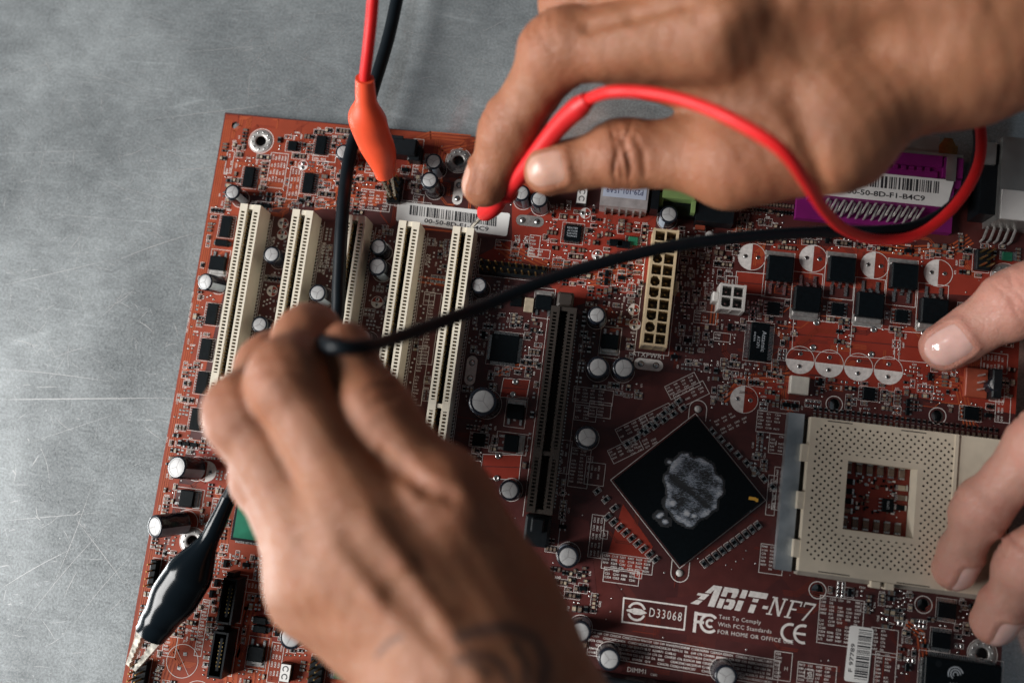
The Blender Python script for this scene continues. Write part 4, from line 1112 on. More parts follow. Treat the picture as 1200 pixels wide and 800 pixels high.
T = silk_text
T('IEE2', 606, 281, 2.3, math.pi / 2); T('IEE1', 616.5, 282, 2.3, math.pi / 2); T('IR1', 186, 660, 2.2); T('GPIO1', 226, 700, 2.0, math.pi / 2); T('SATA2', 253, 730, 1.7, -math.pi / 2); T('DIMM1', 746, 785, 2.3); T('FAN2', 210, 745, 1.3, 0)
T('JP1', 216.5, 751, 1.1); T('R908', 221, 738, 1.1)
for s, u, v in (('CE47', 243, 536), ('CE42', 221, 611), ('C714', 253, 572), ('C475', 731, 772), ('C470', 868, 791), ('C481', 766, 790), ('C470', 698, 745)): T(s, u, v, 1.15)
for u, v in ((674, 485), (690, 538), (668, 610), (711, 605), (747, 672), (1013, 712), (949, 788), (870, 785)): pass
# boxes of designators
PI2 = math.pi / 2
table_block(800, 770, 66, 8.8, 1.05, -.02, 2.2, 1.35, fill=.97); table_block(917, 780, 6, 9.5, 1.05)
table_block(695, 464, 14.5, 5.6); table_block(703, 480, 8, 5.6); table_block(686, 484, 8, 5.6); T('A', 689, 485, 1.6)
table_block(662, 535, 4, 12, .95, 0, 2.9, 1.25, PI2); table_block(679, 548, 7, 14); table_block(697, 555, 7, 8, .95, 0, 2.9, 1.25, PI2); T('M', 691, 538, 1.8); silk_rect(691, 538, 2.2, 2.2)
table_block(699, 628, 4.6, 15, .95, 0, 2.9, 1.25, PI2); T('B', 708, 626, 1.8); silk_rect(708, 626, 2.4, 2.8)
table_block(735, 660, 18, 5.5, 1.05); table_block(728, 675, 12.5, 5.0, 1.05); T('P', 748, 672, 2.0); silk_rect(748, 672, 2.6, 3.0)
table_block(905, 495, 11, 7.5); table_block(912, 520, 6.5, 7.0); T('J', 909, 519, 2.0); table_block(911, 572, 3, 15, .95, 0, 2.9, 1.25, PI2); table_block(904, 580, 3, 14, .95, 0, 2.9, 1.25, PI2)
table_block(904, 655, 8, 10); table_block(985, 728, 15, 16, 1.0); T('C', 1013, 712, 2.0); silk_rect(1013, 712, 2.4, 2.8)
table_block(957, 790, 13, 7); T('G', 949, 789, 2.2); silk_rect(948, 789, 3, 3); table_block(1036, 752, 9, 9); table_block(1037, 785, 7, 12); T('H', 921, 783, 1.9)
table_block(505, 385, 4.5, 27, .9, 0, 2.6, 1.2); table_block(503, 350, 4, 5, .9); table_block(492, 440, 4, 22, .9, 0, 2.6, 1.2)
for u, v, a, n in ((742, 502, .58, 1), (770, 488, .58, 2), (733, 527, .58, 1), (800, 452, .58, 3), (810, 462, .58, 3)):
    table_block(u, v, 12, 5.2, .9, .58)
table_block(757, 520, 14, 4.6, .95, .58, frame=False); table_block(862, 499, 12, 4, .9, .58, frame=False); table_block(852, 490, 10, 3.5, .9, .58, frame=False)
table_block(826, 372, 8, 4.5); table_block(846, 395, 6, 3.2); table_block(857, 333, 4, 6, .9, 0, 2.9, 1.25, PI2); table_block(590, 350 - 63, 6, 3.6)
table_block(1165, 425, 9, 7, .95, 0, 2.9, 1.25, PI2); table_block(1175, 480, 5, 9, .95, 0, 2.9, 1.25, PI2); table_block(1168, 462, 5, 5); table_block(626, 288, 4, 8); table_block(632, 297, 8, 3.2)
table_block(237, 735, 2.6, 20, 1.0, 0, 1.3, 1.2, 0); table_block(323, 776, 4.5, 14, .95, 0, 2.9, 1.25, PI2); table_block(328, 715, 11, 3.8, .95, 0, 2.9, 1.25, PI2); table_block(292, 686, 12, 4.5, .95, 0, 2.9, 1.25, PI2); table_block(255, 600, 5, 10); table_block(206, 715, 5, 7); table_block(199, 757, 5, 7)
table_block(269, 190, 2.8, 9, .9, 0, 2.9, 1.2, PI2); table_block(325, 200, 7, 14, .95, 0, 2.9, 1.25, PI2); table_block(345, 215, 4.5, 13, .95, 0, 2.9, 1.25, PI2); table_block(380, 185, 9, 3); table_block(440, 180, 6, 16, .95); table_block(484, 240, 14, 2.6); table_block(440, 235, 12, 8, .9)
for v in (190, 215, 255): table_block(490, v - 40 + 22, 4, 6, .9)
for k, (u, v) in enumerate(((226, 345), (221, 400), (208, 470), (196, 515))): T('C%d' % (720 + k * 7), u, v, 1.0, PI2)
T('ABIT COMPUTER CORP.', 222, 372, 1.1, 1.57)
# long board-edge traces on the left
for k in range(4): trace([(.9 + k * .8, -3), (.9 + k * .8, -238)], .42)
# warmer fields where a copper plane lies under the mask
for q in (((264.5, 134), (300, 137), (290, 225), (192, 640), (160, 800), (143, 800)), ((291, 136), (556, 161), (552, 190), (470, 168), (290, 190)), ((560, 161), (640, 169), (640, 240), (600, 236), (560, 205)),
          ((250, 530), (330, 540), (420, 800), (160, 800), (195, 640)), ((290, 190), (470, 168), (466, 236), (440, 240), (285, 228))): pour(q, 'copper_orange', False)
for q in (((600, 238), (770, 250), (760, 330), (670, 360), (640, 330), (560, 300), (600, 280)), ((905, 285), (1195, 300), (1192, 350), (890, 330)), ((925, 372), (1195, 395), (1190, 485), (925, 440))): pour(q, 'copper_red', False)
# routed bundles
def bundle(pts_uv, n, pitch, w, m='trace_red'):
    base = [np.array(B(*p)) for p in pts_uv]
    for k in range(n):
        out = []
        for i, p in enumerate(base):
            d0 = unit(base[i] - base[i - 1]) if i > 0 else unit(base[1] - base[0]); d1 = unit(base[i + 1] - base[i]) if i < len(base) - 1 else d0
            n0 = np.array([-d0[1], d0[0]]); n1 = np.array([-d1[1], d1[0]]); bis = unit(n0 + n1); out.append(p + bis * (k * pitch) / max(.4, bis.dot(n0)))
        trace(out, w, m)
# fine routing over the free board: short orthogonal and 45-degree runs
def auto_traces(poly_uv, n, mats, w=(.22, .45), seed=0):
    r5 = random.Random(seed); xs = [p[0] for p in poly_uv]; ys = [p[1] for p in poly_uv]
    for k in range(n):
        u = r5.uniform(min(xs), max(xs)); v = r5.uniform(min(ys), max(ys)); ins = False
        for i in range(len(poly_uv)):
            (x1, y1), (x2, y2) = poly_uv[i], poly_uv[i - 1]
            if (y1 > v) != (y2 > v) and u < (x2 - x1) * (v - y1) / (y2 - y1) + x1: ins = not ins
        if not ins: continue
        p = np.array(B(u, v)); a = r5.choice((0, 1, 2, 3)) * math.pi / 2; pts = [p]
        for _ in range(r5.randint(1, 3)):
            p = p + np.array([math.cos(a), math.sin(a)]) * r5.uniform(2, 9); p = np.array([min(max(p[0], 1), BW - 1), min(p[1], -1)]); pts.append(p); a += r5.choice((-1, 1)) * math.pi / 4
        m = r5.choice(mats); wd = r5.uniform(*w); g = r5.randint(1, 4); d = unit(pts[-1] - pts[0]); nn = np.array([-d[1], d[0]])
        for q in range(g):
            ln = [t + nn * q * (wd + .35) for t in pts]
            if any(t[0] < .8 or t[0] > BW - .8 or t[1] > -.8 for t in ln) or any((t[0] - x) ** 2 + (t[1] - y) ** 2 < 30 for t in ln for x, y in MH): continue
            TRZ[0] += .000012; COPPER.line(ln, wd, TRZ[0], m)
TRZ = [ZB + .0785]
auto_traces([(264, 133), (560, 160), (600, 240), (420, 250), (270, 240)], 150, ('trace_red', 'trace_dark', 'trace_dark'), seed=1)
auto_traces([(250, 240), (275, 240), (190, 660), (150, 800), (420, 800), (250, 520)], 190, ('trace_red', 'trace_dark', 'trace_dark'), seed=2)
auto_traces([(600, 240), (1200, 290), (1190, 490), (760, 440), (660, 350)], 230, ('trace_red', 'trace_dark', 'mask_dark', 'trace_mid'), (.2, .38), 3)
auto_traces([(300, 250), (560, 270), (520, 520), (640, 560), (660, 340), (770, 440), (700, 800), (1170, 800), (1160, 690), (900, 690), (920, 440), (600, 300)], 330, ('trace_mid', 'mask_dark', 'trace_mid'), (.2, .38), 4)
bundle([(276, 800), (282, 740), (288, 712), (330, 690)], 3, 2.0, 1.2); bundle([(312, 800), (318, 745), (345, 735), (360, 720)], 4, 1.6, .8); bundle([(270, 800), (262, 822)], 2, 1.4, .8)
bundle([(283, 770), (300, 715), (318, 700)], 3, 1.6, .9); bundle([(250, 575), (262, 590), (258, 640), (246, 660)], 3, 1.3, .7); bundle([(205, 700), (200, 760), (188, 800)], 3, 1.4, .8)
bundle([(475, 175), (505, 162), (550, 166)], 3, 1.2, .6); bundle([(515, 225), (522, 180), (560, 172)], 3, 1.3, .7); bundle([(495, 268), (545, 273)], 3, 1.5, .7); bundle([(490, 330), (530, 336)], 2, 2.0, .7)
bundle([(315, 245), (340, 243), (350, 232), (352, 205)], 3, 1.2, .6); bundle([(370, 245), (398, 240), (404, 215)], 3, 1.3, .8); bundle([(395, 236), (440, 240)], 3, 1.4, .9); bundle([(600, 300), (640, 320), (680, 322)], 4, 1.3, .7); bundle([(580, 290), (600, 305), (604, 320)], 3, 1.4, .8)
bundle([(690, 335), (720, 330), (750, 320)], 4, 1.3, .7); bundle([(1030, 295), (1070, 300), (1120, 298), (1140, 285)], 4, 1.2, .6); bundle([(1090, 450), (1120, 455), (1130, 500)], 4, 1.1, .5); bundle([(850, 345), (835, 352), (832, 380)], 3, 1.2, .6); bundle([(850, 470), (880, 448), (925, 446)], 3, 1.4, .8)
bundle([(1060, 735), (1075, 745), (1078, 775)], 3, 1.2, .6); bundle([(395, 380), (412, 376), (418, 340)], 2, 1.2, .6); bundle([(326, 335), (345, 333)], 2, 2.2, .6); bundle([(585, 440), (600, 432), (625, 430)], 2, 1.4, .6)
# irregular warmer copper fields
pour(((994, 538), (1074, 549), (1069, 631), (988, 621)), 'window_red', False)
for q in (((440, 165), (530, 172), (520, 200), (452, 195)), ((600, 285), (650, 290), (646, 322), (596, 316)), ((228, 520), (262, 524), (254, 580), (235, 575)), ((280, 715), (320, 705), (345, 745), (300, 760)),
          ((690, 315), (745, 318), (742, 345), (688, 340)), ((860, 440), (925, 443), (924, 470), (858, 462)), ((1045, 300), (1140, 305), (1138, 322), (1046, 316)), ((730, 590), (765, 640), (750, 680), (712, 650)), ((395, 225), (425, 228), (424, 246), (396, 244))): pour(q, 'copper_red', False)
# darker areas where inner copper ends
for q in (((650, 430), (760, 445), (715, 560), (640, 560)), ((655, 600), (690, 610), (700, 700), (640, 690)), ((780, 700), (930, 690), (925, 760), (780, 740)), ((320, 300), (345, 302), (330, 380), (303, 378)), ((455, 300), (470, 302), (450, 400), (436, 398)), ((790, 330), (830, 330), (825, 400), (785, 405))): pour(q, 'mask_dark', False)

# ---- surface-mount parts: too small to pick apart, spread over the free board in rows
SMD = MB()
def passive(x, y, rot, L_=1.7, W_=.85, h=.55, m=None):
    c, s = math.cos(rot), math.sin(rot)
    m = m or random.choice(('black_epoxy', 'black_epoxy', 'ceramic_brown', 'ceramic_tan', 'ceramic_brown'))
    SMD.box(x, y, ZB + .05, L_ * .55, W_, h, m, rot)
    for k in (-1, 1): SMD.box(x + k * L_ * .39 * c, y + k * L_ * .39 * s, ZB + .03, L_ * .26, W_ * 1.06, h * 1.02, 'solder', rot, .04)
def solder_blob(x, y, r=.42): SMD.lathe(x, y, [(r, ZB + .02), (r * .85, ZB + .18), (r * .4, ZB + .27)], 'solder', 7)
def smd_row(x, y, n, pitch, along, rot, kind, frame=True):
    dx, dy = math.cos(along) * pitch, math.sin(along) * pitch
    for i in range(n):
        px, py = x + dx * i, y + dy * i
        if kind == 'p': passive(px, py, rot)
        elif kind == 'b': passive(px, py, rot, 2.3, 1.3, .8)
        elif kind == 's':
            SMD.bevbox(px, py, ZB + .1, 2.7, 1.4, .95, 'black_epoxy', .15, rot)
            for a, b_ in ((-.9, -1.05), (.9, -1.05), (0, 1.05)):
                c, s = math.cos(rot), math.sin(rot); SMD.box(px + a * c - b_ * s, py + a * s + b_ * c, ZB + .02, .55, .85, .3, 'solder', rot)
        elif kind == 'e':
            c, s = math.cos(rot), math.sin(rot)
            for k in (-1, 1): SMD.bevbox(px + k * .75 * c, py + k * .75 * s, ZB + .02, .75, .9, .16, 'solder', .06, rot)
        elif kind == 'v': solder_blob(px, py)
def scatter(poly, n, kinds='ppppbseev', rots=(0.0, PI2), tokens=.6, seed=1):
    global random
    xs = [p[0] for p in poly]; ys = [p[1] for p in poly]; m_ = 0; tries = 0
    while m_ < n and tries < n * 30:
        tries += 1
        u = random.uniform(min(xs), max(xs)); v = random.uniform(min(ys), max(ys))
        ins = False
        for i in range(len(poly)):
            (x1, y1), (x2, y2) = poly[i], poly[i - 1]
            if (y1 > v) != (y2 > v) and u < (x2 - x1) * (v - y1) / (y2 - y1) + x1: ins = not ins
        if not ins: continue
        x, y = B(u, v); kind = random.choice(kinds); k = random.choice((1, 2, 3, 4, 5)) if kind in 'pe' else random.choice((1, 2))
        rot = random.choice(rots); along = rot + PI2; pitch = {'p': 1.35, 'b': 2.0, 's': 3.1, 'e': 1.35, 'v': 1.6}[kind]
        if kind == 's': along = rot
        ln = (k - 1) * pitch; cx, cy = x + math.cos(along) * ln / 2, y + math.sin(along) * ln / 2
        W_ = {'p': 1.9, 'b': 2.5, 's': 3.0, 'e': 2.4, 'v': 1.0}[kind]; T_ = ln + {'p': 1.1, 'b': 1.5, 's': 3.0, 'e': 1.2, 'v': 1.0}[kind]
        ca, sa = abs(math.cos(along)), abs(math.sin(along)); sx, sy = T_ * ca + W_ * sa, T_ * sa + W_ * ca
        if not (1 < cx - sx / 2 and cx + sx / 2 < BW - 1 and cy + sy / 2 < -1): continue
        if not free(cx, cy, sx, sy): continue
        smd_row(x, y, k, pitch, along, rot, kind); occupy(cx, cy, sx, sy, .12); m_ += 1
        if random.random() < .6 and kind in 'pes': SILK.line(rect_pts(cx, cy, T_ + .35, W_ + .45, along), .13, ZS, 'silk', True)
        if random.random() < tokens:
            tx, ty = cx + random.choice((-1, 1)) * (sx / 2 + .2), cy
            r_ = random.choice((0, PI2, PI2)); tl = 2.3 * .95
            ox, oy = (tx + 1.0 * (1 if tx > cx else -1), cy) if r_ else (cx, cy + sy / 2 + .65)
            if free(ox, oy, .9 if r_ else tl, tl if r_ else .8):
                token(ox + (.35 if r_ else -tl / 2), oy - (tl / 2 if r_ else .3), .95, r_); occupy(ox, oy, .9 if r_ else tl, tl if r_ else .8, .05)
DENSE = [
    ([(262, 170), (412, 150), (465, 160), (458, 245), (420, 250), (330, 240), (265, 245)], 95),
    ([(252, 235), (272, 240), (220, 520), (192, 520)], 40), ([(190, 520), (252, 520), (270, 640), (250, 700), (170, 700)], 42), ([(240, 640), (330, 660), (330, 720), (250, 700)], 45),
    ([(150, 690), (300, 690), (420, 800), (130, 800)], 100), ([(470, 165), (540, 205), (600, 240), (470, 250)], 22), ([(600, 235), (760, 240), (765, 345), (690, 350), (600, 300)], 95),
    ([(655, 330), (765, 335), (750, 470), (660, 440)], 90), ([(790, 255), (930, 245), (935, 300), (900, 380), (870, 400), (790, 420)], 75), ([(760, 425), (870, 420), (925, 440), (920, 540), (880, 560), (850, 500), (790, 470)], 80),
    ([(930, 255), (1200, 280), (1195, 330), (900, 300)], 70), ([(890, 350), (1200, 370), (1190, 490), (960, 480), (925, 440), (880, 420)], 85), ([(560, 335), (645, 340), (640, 560), (560, 540), (545, 420)], 95),
    ([(1040, 690), (1160, 690), (1160, 790), (1030, 790)], 50), ([(960, 690), (1050, 695), (1050, 720), (960, 715)], 10), ([(640, 460), (670, 460), (660, 620), (645, 620)], 16), ([(650, 620), (700, 700), (690, 790), (640, 700)], 18),
    ([(130, 800), (640, 800), (620, 950), (110, 950)], 70),
    ([(310, 270), (400, 280), (380, 380), (300, 380)], 14), ([(430, 260), (480, 270), (440, 420), (410, 420)], 14), ([(500, 280), (540, 290), (510, 480), (470, 440)], 18)]
for i, (pl, n) in enumerate(DENSE): scatter(pl, int(n * 2.8), 'pppppbseev' if i not in (18, 19, 20) else 'pev', tokens=.8)
# rows of parts parallel to the chipset's edges
for (u0, v0, u1, v1, n, rot) in ((712, 605, 768, 655, 9, .8), (825, 660, 888, 615, 10, -.8), (735, 520, 800, 478, 7, .78), (835, 505, 905, 570, 8, -.8), (752, 505, 795, 470, 6, .78), (720, 595, 700, 575, 3, .8)):
    for i in range(n):
        t = i / (n - 1); x, y = B(u0 + (u1 - u0) * t, v0 + (v1 - v0) * t); passive(x, y, rot + (0 if rot > 0 else 0), 2.2, 1.2, .7, 'black_epoxy'); SILK.line(rect_pts(x, y, 2.8, 1.8, rot), .15, ZS, 'silk', True)
for i in range(34):   # fine comb of parts along the upper side of the socket
    x = 236 + i * 1.9; passive(x, -88.6 - .0 * i, PI2, 1.6, .8, .5, 'black_epoxy'); passive(x, -90.9, PI2, 1.6, .8, .5, 'ceramic_brown')
for i in range(24): passive(200 + i * 1.15, B(935, 250)[1] + 2.2, PI2, 1.6, .7, .5, 'ceramic_brown'); passive(200 + i * 1.15, B(935, 250)[1] - .4, PI2, 1.6, .7, .5, 'black_epoxy')
# scattered vias
for k in range(900):
    x, y = random.uniform(4, 300), random.uniform(-180, -2)
    if free(x, y, .8, .8): via(x, y, random.choice((.22, .28, .34)))
tag(SMD.build('surface_mount_parts', board), kind='stuff')
tag(SILK.build('silkscreen_print', board), kind='stuff')
tag(COPPER.build('copper_traces', board), kind='stuff')
tag(PADS.build('solder_pads', board), kind='stuff')

# ------------------------------------------------------------------ hands: blended flesh volumes meshed as one surface
def skin_material(name, col, red, dark, rough=.46):
    m = bpy.data.materials.new(name); m.use_nodes = True
    nt = m.node_tree; b = nt.nodes['Principled BSDF']; L = nt.links.new
    tc = nt.nodes.new('ShaderNodeTexCoord')
    def noise(sc, det=4):
        n = nt.nodes.new('ShaderNodeTexNoise'); n.inputs['Scale'].default_value = sc; n.inputs['Detail'].default_value = det
        L(tc.outputs['Object'], n.inputs['Vector']); return n.outputs['Fac']
    def rmap(x, a, b_, c, d):
        r = nt.nodes.new('ShaderNodeMapRange'); r.inputs[1].default_value = a; r.inputs[2].default_value = b_; r.inputs[3].default_value = c; r.inputs[4].default_value = d
        L(x, r.inputs[0]); return r.outputs[0]
    def mixc(fac, A, Bc):
        x = nt.nodes.new('ShaderNodeMix'); x.data_type = 'RGBA'
        L(fac, x.inputs[0])
        for i, q in ((6, A), (7, Bc)):
            if isinstance(q, tuple): x.inputs[i].default_value = (*q, 1)
            else: L(q, x.inputs[i])
        return x.outputs[2]
    at = nt.nodes.new('ShaderNodeAttribute'); at.attribute_name = 'flush'
    tt = nt.nodes.new('ShaderNodeAttribute'); tt.attribute_name = 'tattoo'
    c = mixc(rmap(noise(55, 5), .35, .68, 0, .55), col, tuple(.80 * a for a in col))
    c = mixc(rmap(noise(260, 4), .42, .70, 0, .35), c, red)
    c = mixc(rmap(at.outputs['Fac'], 0, 1, 0, .62), c, red)
    c = mixc(rmap(noise(1100, 2), .60, .72, 0, .30), c, dark)
    c = mixc(tt.outputs['Fac'], c, (.035, .030, .032))
    L(c, b.inputs['Base Color'])
    L(rmap(noise(420, 3), .3, .7, rough - .08, rough + .10), b.inputs['Roughness'])
    b.inputs['Subsurface Weight'].default_value = .35
    b.inputs['Subsurface Radius'].default_value = (1.0, .36, .20)
    b.inputs['Subsurface Scale'].default_value = .0022
    b.inputs['Specular IOR Level'].default_value = .42
    vo = nt.nodes.new('ShaderNodeTexVoronoi'); vo.feature = 'DISTANCE_TO_EDGE'; vo.inputs['Scale'].default_value = 1250
    L(tc.outputs['Object'], vo.inputs['Vector'])
    h1 = rmap(vo.outputs['Distance'], 0, .16, 0, 1)
    ad = nt.nodes.new('ShaderNodeMath'); ad.operation = 'MULTIPLY_ADD'; L(noise(600, 4), ad.inputs[0]); ad.inputs[1].default_value = 1.3; L(h1, ad.inputs[2])
    v2 = nt.nodes.new('ShaderNodeTexVoronoi'); v2.feature = 'DISTANCE_TO_EDGE'; v2.inputs['Scale'].default_value = 330; L(tc.outputs['Object'], v2.inputs['Vector'])
    a2 = nt.nodes.new('ShaderNodeMath'); a2.operation = 'MULTIPLY_ADD'; L(rmap(v2.outputs['Distance'], 0, .10, 0, 1), a2.inputs[0]); a2.inputs[1].default_value = .8; L(ad.outputs[0], a2.inputs[2]); ad = a2
    bp = nt.nodes.new('ShaderNodeBump'); bp.inputs['Strength'].default_value = .45; bp.inputs['Distance'].default_value = .0002
    L(ad.outputs[0], bp.inputs['Height']); L(bp.outputs['Normal'], b.inputs['Normal'])
    MATS[name] = m
skin_material('skin_tan', (.325, .138, .070), (.30, .096, .049), (.155, .062, .033))
skin_material('skin_fair', (.50, .270, .205), (.50, .190, .145), (.36, .165, .115), .43)
mat('nail_tan', (.50, .285, .215), .36, noise=.08, nscale=250, coat=.05, sss=.3)
mat('nail_fair', (.66, .41, .36), .16, noise=.06, nscale=250, coat=.6, sss=.3)

def smin(a, b, k):
    h = np.clip(.5 + .5 * (b - a) / k, 0, 1)
    return b + (a - b) * h - k * h * (1 - h)

class Flesh:
    def __init__(s, lo, hi, h):
        s.lo = np.array(lo, np.float32); s.h = h
        n = np.ceil((np.array(hi) - lo) / h).astype(int) + 1; s.n = n
        s.ax = [s.lo[i] + h * np.arange(n[i], dtype=np.float32) for i in range(3)]
    def new(s): return np.full(tuple(s.n), 60.0, np.float32)
    def box(s, c0, c1):
        i0 = np.clip(np.floor((np.minimum(c0, c1) - s.lo) / s.h).astype(int), 0, s.n)
        i1 = np.clip(np.ceil((np.maximum(c0, c1) - s.lo) / s.h).astype(int) + 1, 0, s.n)
        sl = tuple(slice(a, b) for a, b in zip(i0, i1))
        X = s.ax[0][sl[0]][:, None, None]; Y = s.ax[1][sl[1]][None, :, None]; Z = s.ax[2][sl[2]][None, None, :]
        return sl, X, Y, Z
    def cone(s, D, a, b, ra, rb, k=4.0, flat=1.0, nrm=None, pad=14.0):
        a = np.array(a, float); b = np.array(b, float); R = max(ra, rb) + pad
        sl, X, Y, Z = s.box(np.minimum(a, b) - R, np.maximum(a, b) + R)
        if D[sl].size == 0: return
        d = b - a; L2 = float(d.dot(d)) + 1e-9
        px, py, pz = X - a[0], Y - a[1], Z - a[2]
        t = np.clip((px * d[0] + py * d[1] + pz * d[2]) / L2, 0, 1)
        qx = px - t * d[0]; qy = py - t * d[1]; qz = pz - t * d[2]
        q2 = qx * qx + qy * qy + qz * qz
        if flat != 1.0:
            n = np.array(nrm, float); n = n / np.linalg.norm(n)
            c = qx * n[0] + qy * n[1] + qz * n[2]
            q2 = q2 + c * c * (1 / flat ** 2 - 1)
        v = np.sqrt(q2) - (ra + (rb - ra) * t)
        if flat != 1.0: v = v * (.5 + .5 * flat)
        D[sl] = smin(D[sl], v.astype(np.float32), k)
    def relief(s, D, pts, amp, w, pad=4):
        """ridge (amp>0) or furrow (amp<0) along a polyline lying at the skin"""
        for a, b in zip(pts[:-1], pts[1:]):
            a = np.array(a, float); b = np.array(b, float); R = 3 * w + 1
            sl, X, Y, Z = s.box(np.minimum(a, b) - R, np.maximum(a, b) + R)
            if D[sl].size == 0: continue
            d = b - a; L2 = float(d.dot(d)) + 1e-9
            px, py, pz = X - a[0], Y - a[1], Z - a[2]
            t = np.clip((px * d[0] + py * d[1] + pz * d[2]) / L2, 0, 1)
            q2 = (px - t * d[0]) ** 2 + (py - t * d[1]) ** 2 + (pz - t * d[2]) ** 2
            D[sl] -= (amp * np.exp(-q2 / (w * w))).astype(np.float32)
    def creases(s, D, J, axis, n, r, offs, amp=.45, w=.55, span=.9):
        """skin folds running across a finger joint on its n side"""
        a = np.array(axis, float); a /= np.linalg.norm(a); n = np.array(n, float); n = n - a * n.dot(a); n /= np.linalg.norm(n); sd = np.cross(a, n)
        R = r * 1.7 + 6; J = np.array(J, float)
        sl, X, Y, Z = s.box(J - R, J + R)
        if D[sl].size == 0: return
        px, py, pz = X - J[0], Y - J[1], Z - J[2]
        A = px * a[0] + py * a[1] + pz * a[2]; N = px * n[0] + py * n[1] + pz * n[2]; S = px * sd[0] + py * sd[1] + pz * sd[2]
        win = np.exp(-(S / (r * span)) ** 4) * np.clip(N / (r * .35), 0, 1)
        for i, o in enumerate(offs):
            wob = .45 * np.sin(S * .55 + i * 2.1) + .012 * S * S * (1 if o > 0 else -1)
            D[sl] += (amp * (1 if i % 2 == 0 else .65) * np.exp(-((A - o - wob) / w) ** 2) * win).astype(np.float32)
    def sample(s, D, p):
        q = (np.array(p) - s.lo) / s.h; i = np.clip(np.floor(q).astype(int), 0, s.n - 2); f = np.clip(q - i, 0, 1)
        v = 0
        for a in (0, 1):
            for b in (0, 1):
                for c in (0, 1):
                    v += D[i[0] + a, i[1] + b, i[2] + c] * (f[0] if a else 1 - f[0]) * (f[1] if b else 1 - f[1]) * (f[2] if c else 1 - f[2])
        return v
    def skin(s, D, p, d, tmax=40.0, t0=0.0):
        """distance from p along d to the skin"""
        p = np.array(p, float); d = np.array(d, float); t = t0; last = t0
        while t < tmax:
            if s.sample(D, p + d * t) > 0: break
            last = t; t += .5
        lo, hi = last, t
        for _ in range(8):
            mid = (lo + hi) / 2
            if s.sample(D, p + d * mid) > 0: hi = mid
            else: lo = mid
        return (lo + hi) / 2
    def hit(s, D, u, v):
        """skin point seen at photo position u,v"""
        p0 = P(u, v, 150.0); d = unit(P(u, v, 0.0) - p0); t = 0.0
        while t < 150 and s.sample(D, p0 + d * t) > .2: t += .6
        return p0 + d * t
    def surface(s, D):
        """naive surface nets"""
        ins = D < 0
        c = np.zeros(tuple(s.n - 1), np.uint8)
        corners = [(i, j, k) for i in (0, 1) for j in (0, 1) for k in (0, 1)]
        nx, ny, nz = s.n
        def cs(A, o): return A[o[0]:nx - 1 + o[0], o[1]:ny - 1 + o[1], o[2]:nz - 1 + o[2]]
        for o in corners: c += cs(ins, o)
        act = (c > 0) & (c < 8)
        idx = np.argwhere(act); vid = np.full(act.shape, -1, np.int64); vid[act] = np.arange(len(idx))
        acc = np.zeros((len(idx), 3)); cnt = np.zeros(len(idx))
        val = {o: D[idx[:, 0] + o[0], idx[:, 1] + o[1], idx[:, 2] + o[2]].astype(float) for o in corners}
        for o in corners:
            for ax in range(3):
                if o[ax]: continue
                o2 = list(o); o2[ax] = 1; o2 = tuple(o2)
                a, b = val[o], val[o2]; m = (a < 0) != (b < 0)
                t = np.where(m, a / np.where(m, a - b, 1), 0)
                p = np.tile(np.array(o, float), (len(idx), 1)); p[:, ax] += t
                acc[m] += p[m]; cnt[m] += 1
        V = s.lo + (idx + acc / cnt[:, None]) * s.h
        F = []
        for ax in range(3):
            u, w = (ax + 1) % 3, (ax + 2) % 3
            lo = [slice(None)] * 3; hi = [slice(None)] * 3
            lo[ax] = slice(0, -1); hi[ax] = slice(1, None)
            for q in (u, w): lo[q] = slice(1, -1); hi[q] = slice(1, -1)
            A = ins[tuple(lo)]; Bm = ins[tuple(hi)]
            e = np.argwhere(A != Bm); flip = A[A != Bm]
            base = e.copy(); base[:, u] += 1; base[:, w] += 1
            def g(du, dw):
                r = base.copy(); r[:, u] -= du; r[:, w] -= dw; return vid[r[:, 0], r[:, 1], r[:, 2]]
            q = np.stack([g(1, 1), g(0, 1), g(0, 0), g(1, 0)], 1)
            q[~flip] = q[~flip][:, ::-1]; F.append(q)
        F = np.concatenate(F); F = F[(F >= 0).all(1)]
        return V, F

def unit(v): v = np.array(v, float); return v / np.linalg.norm(v)

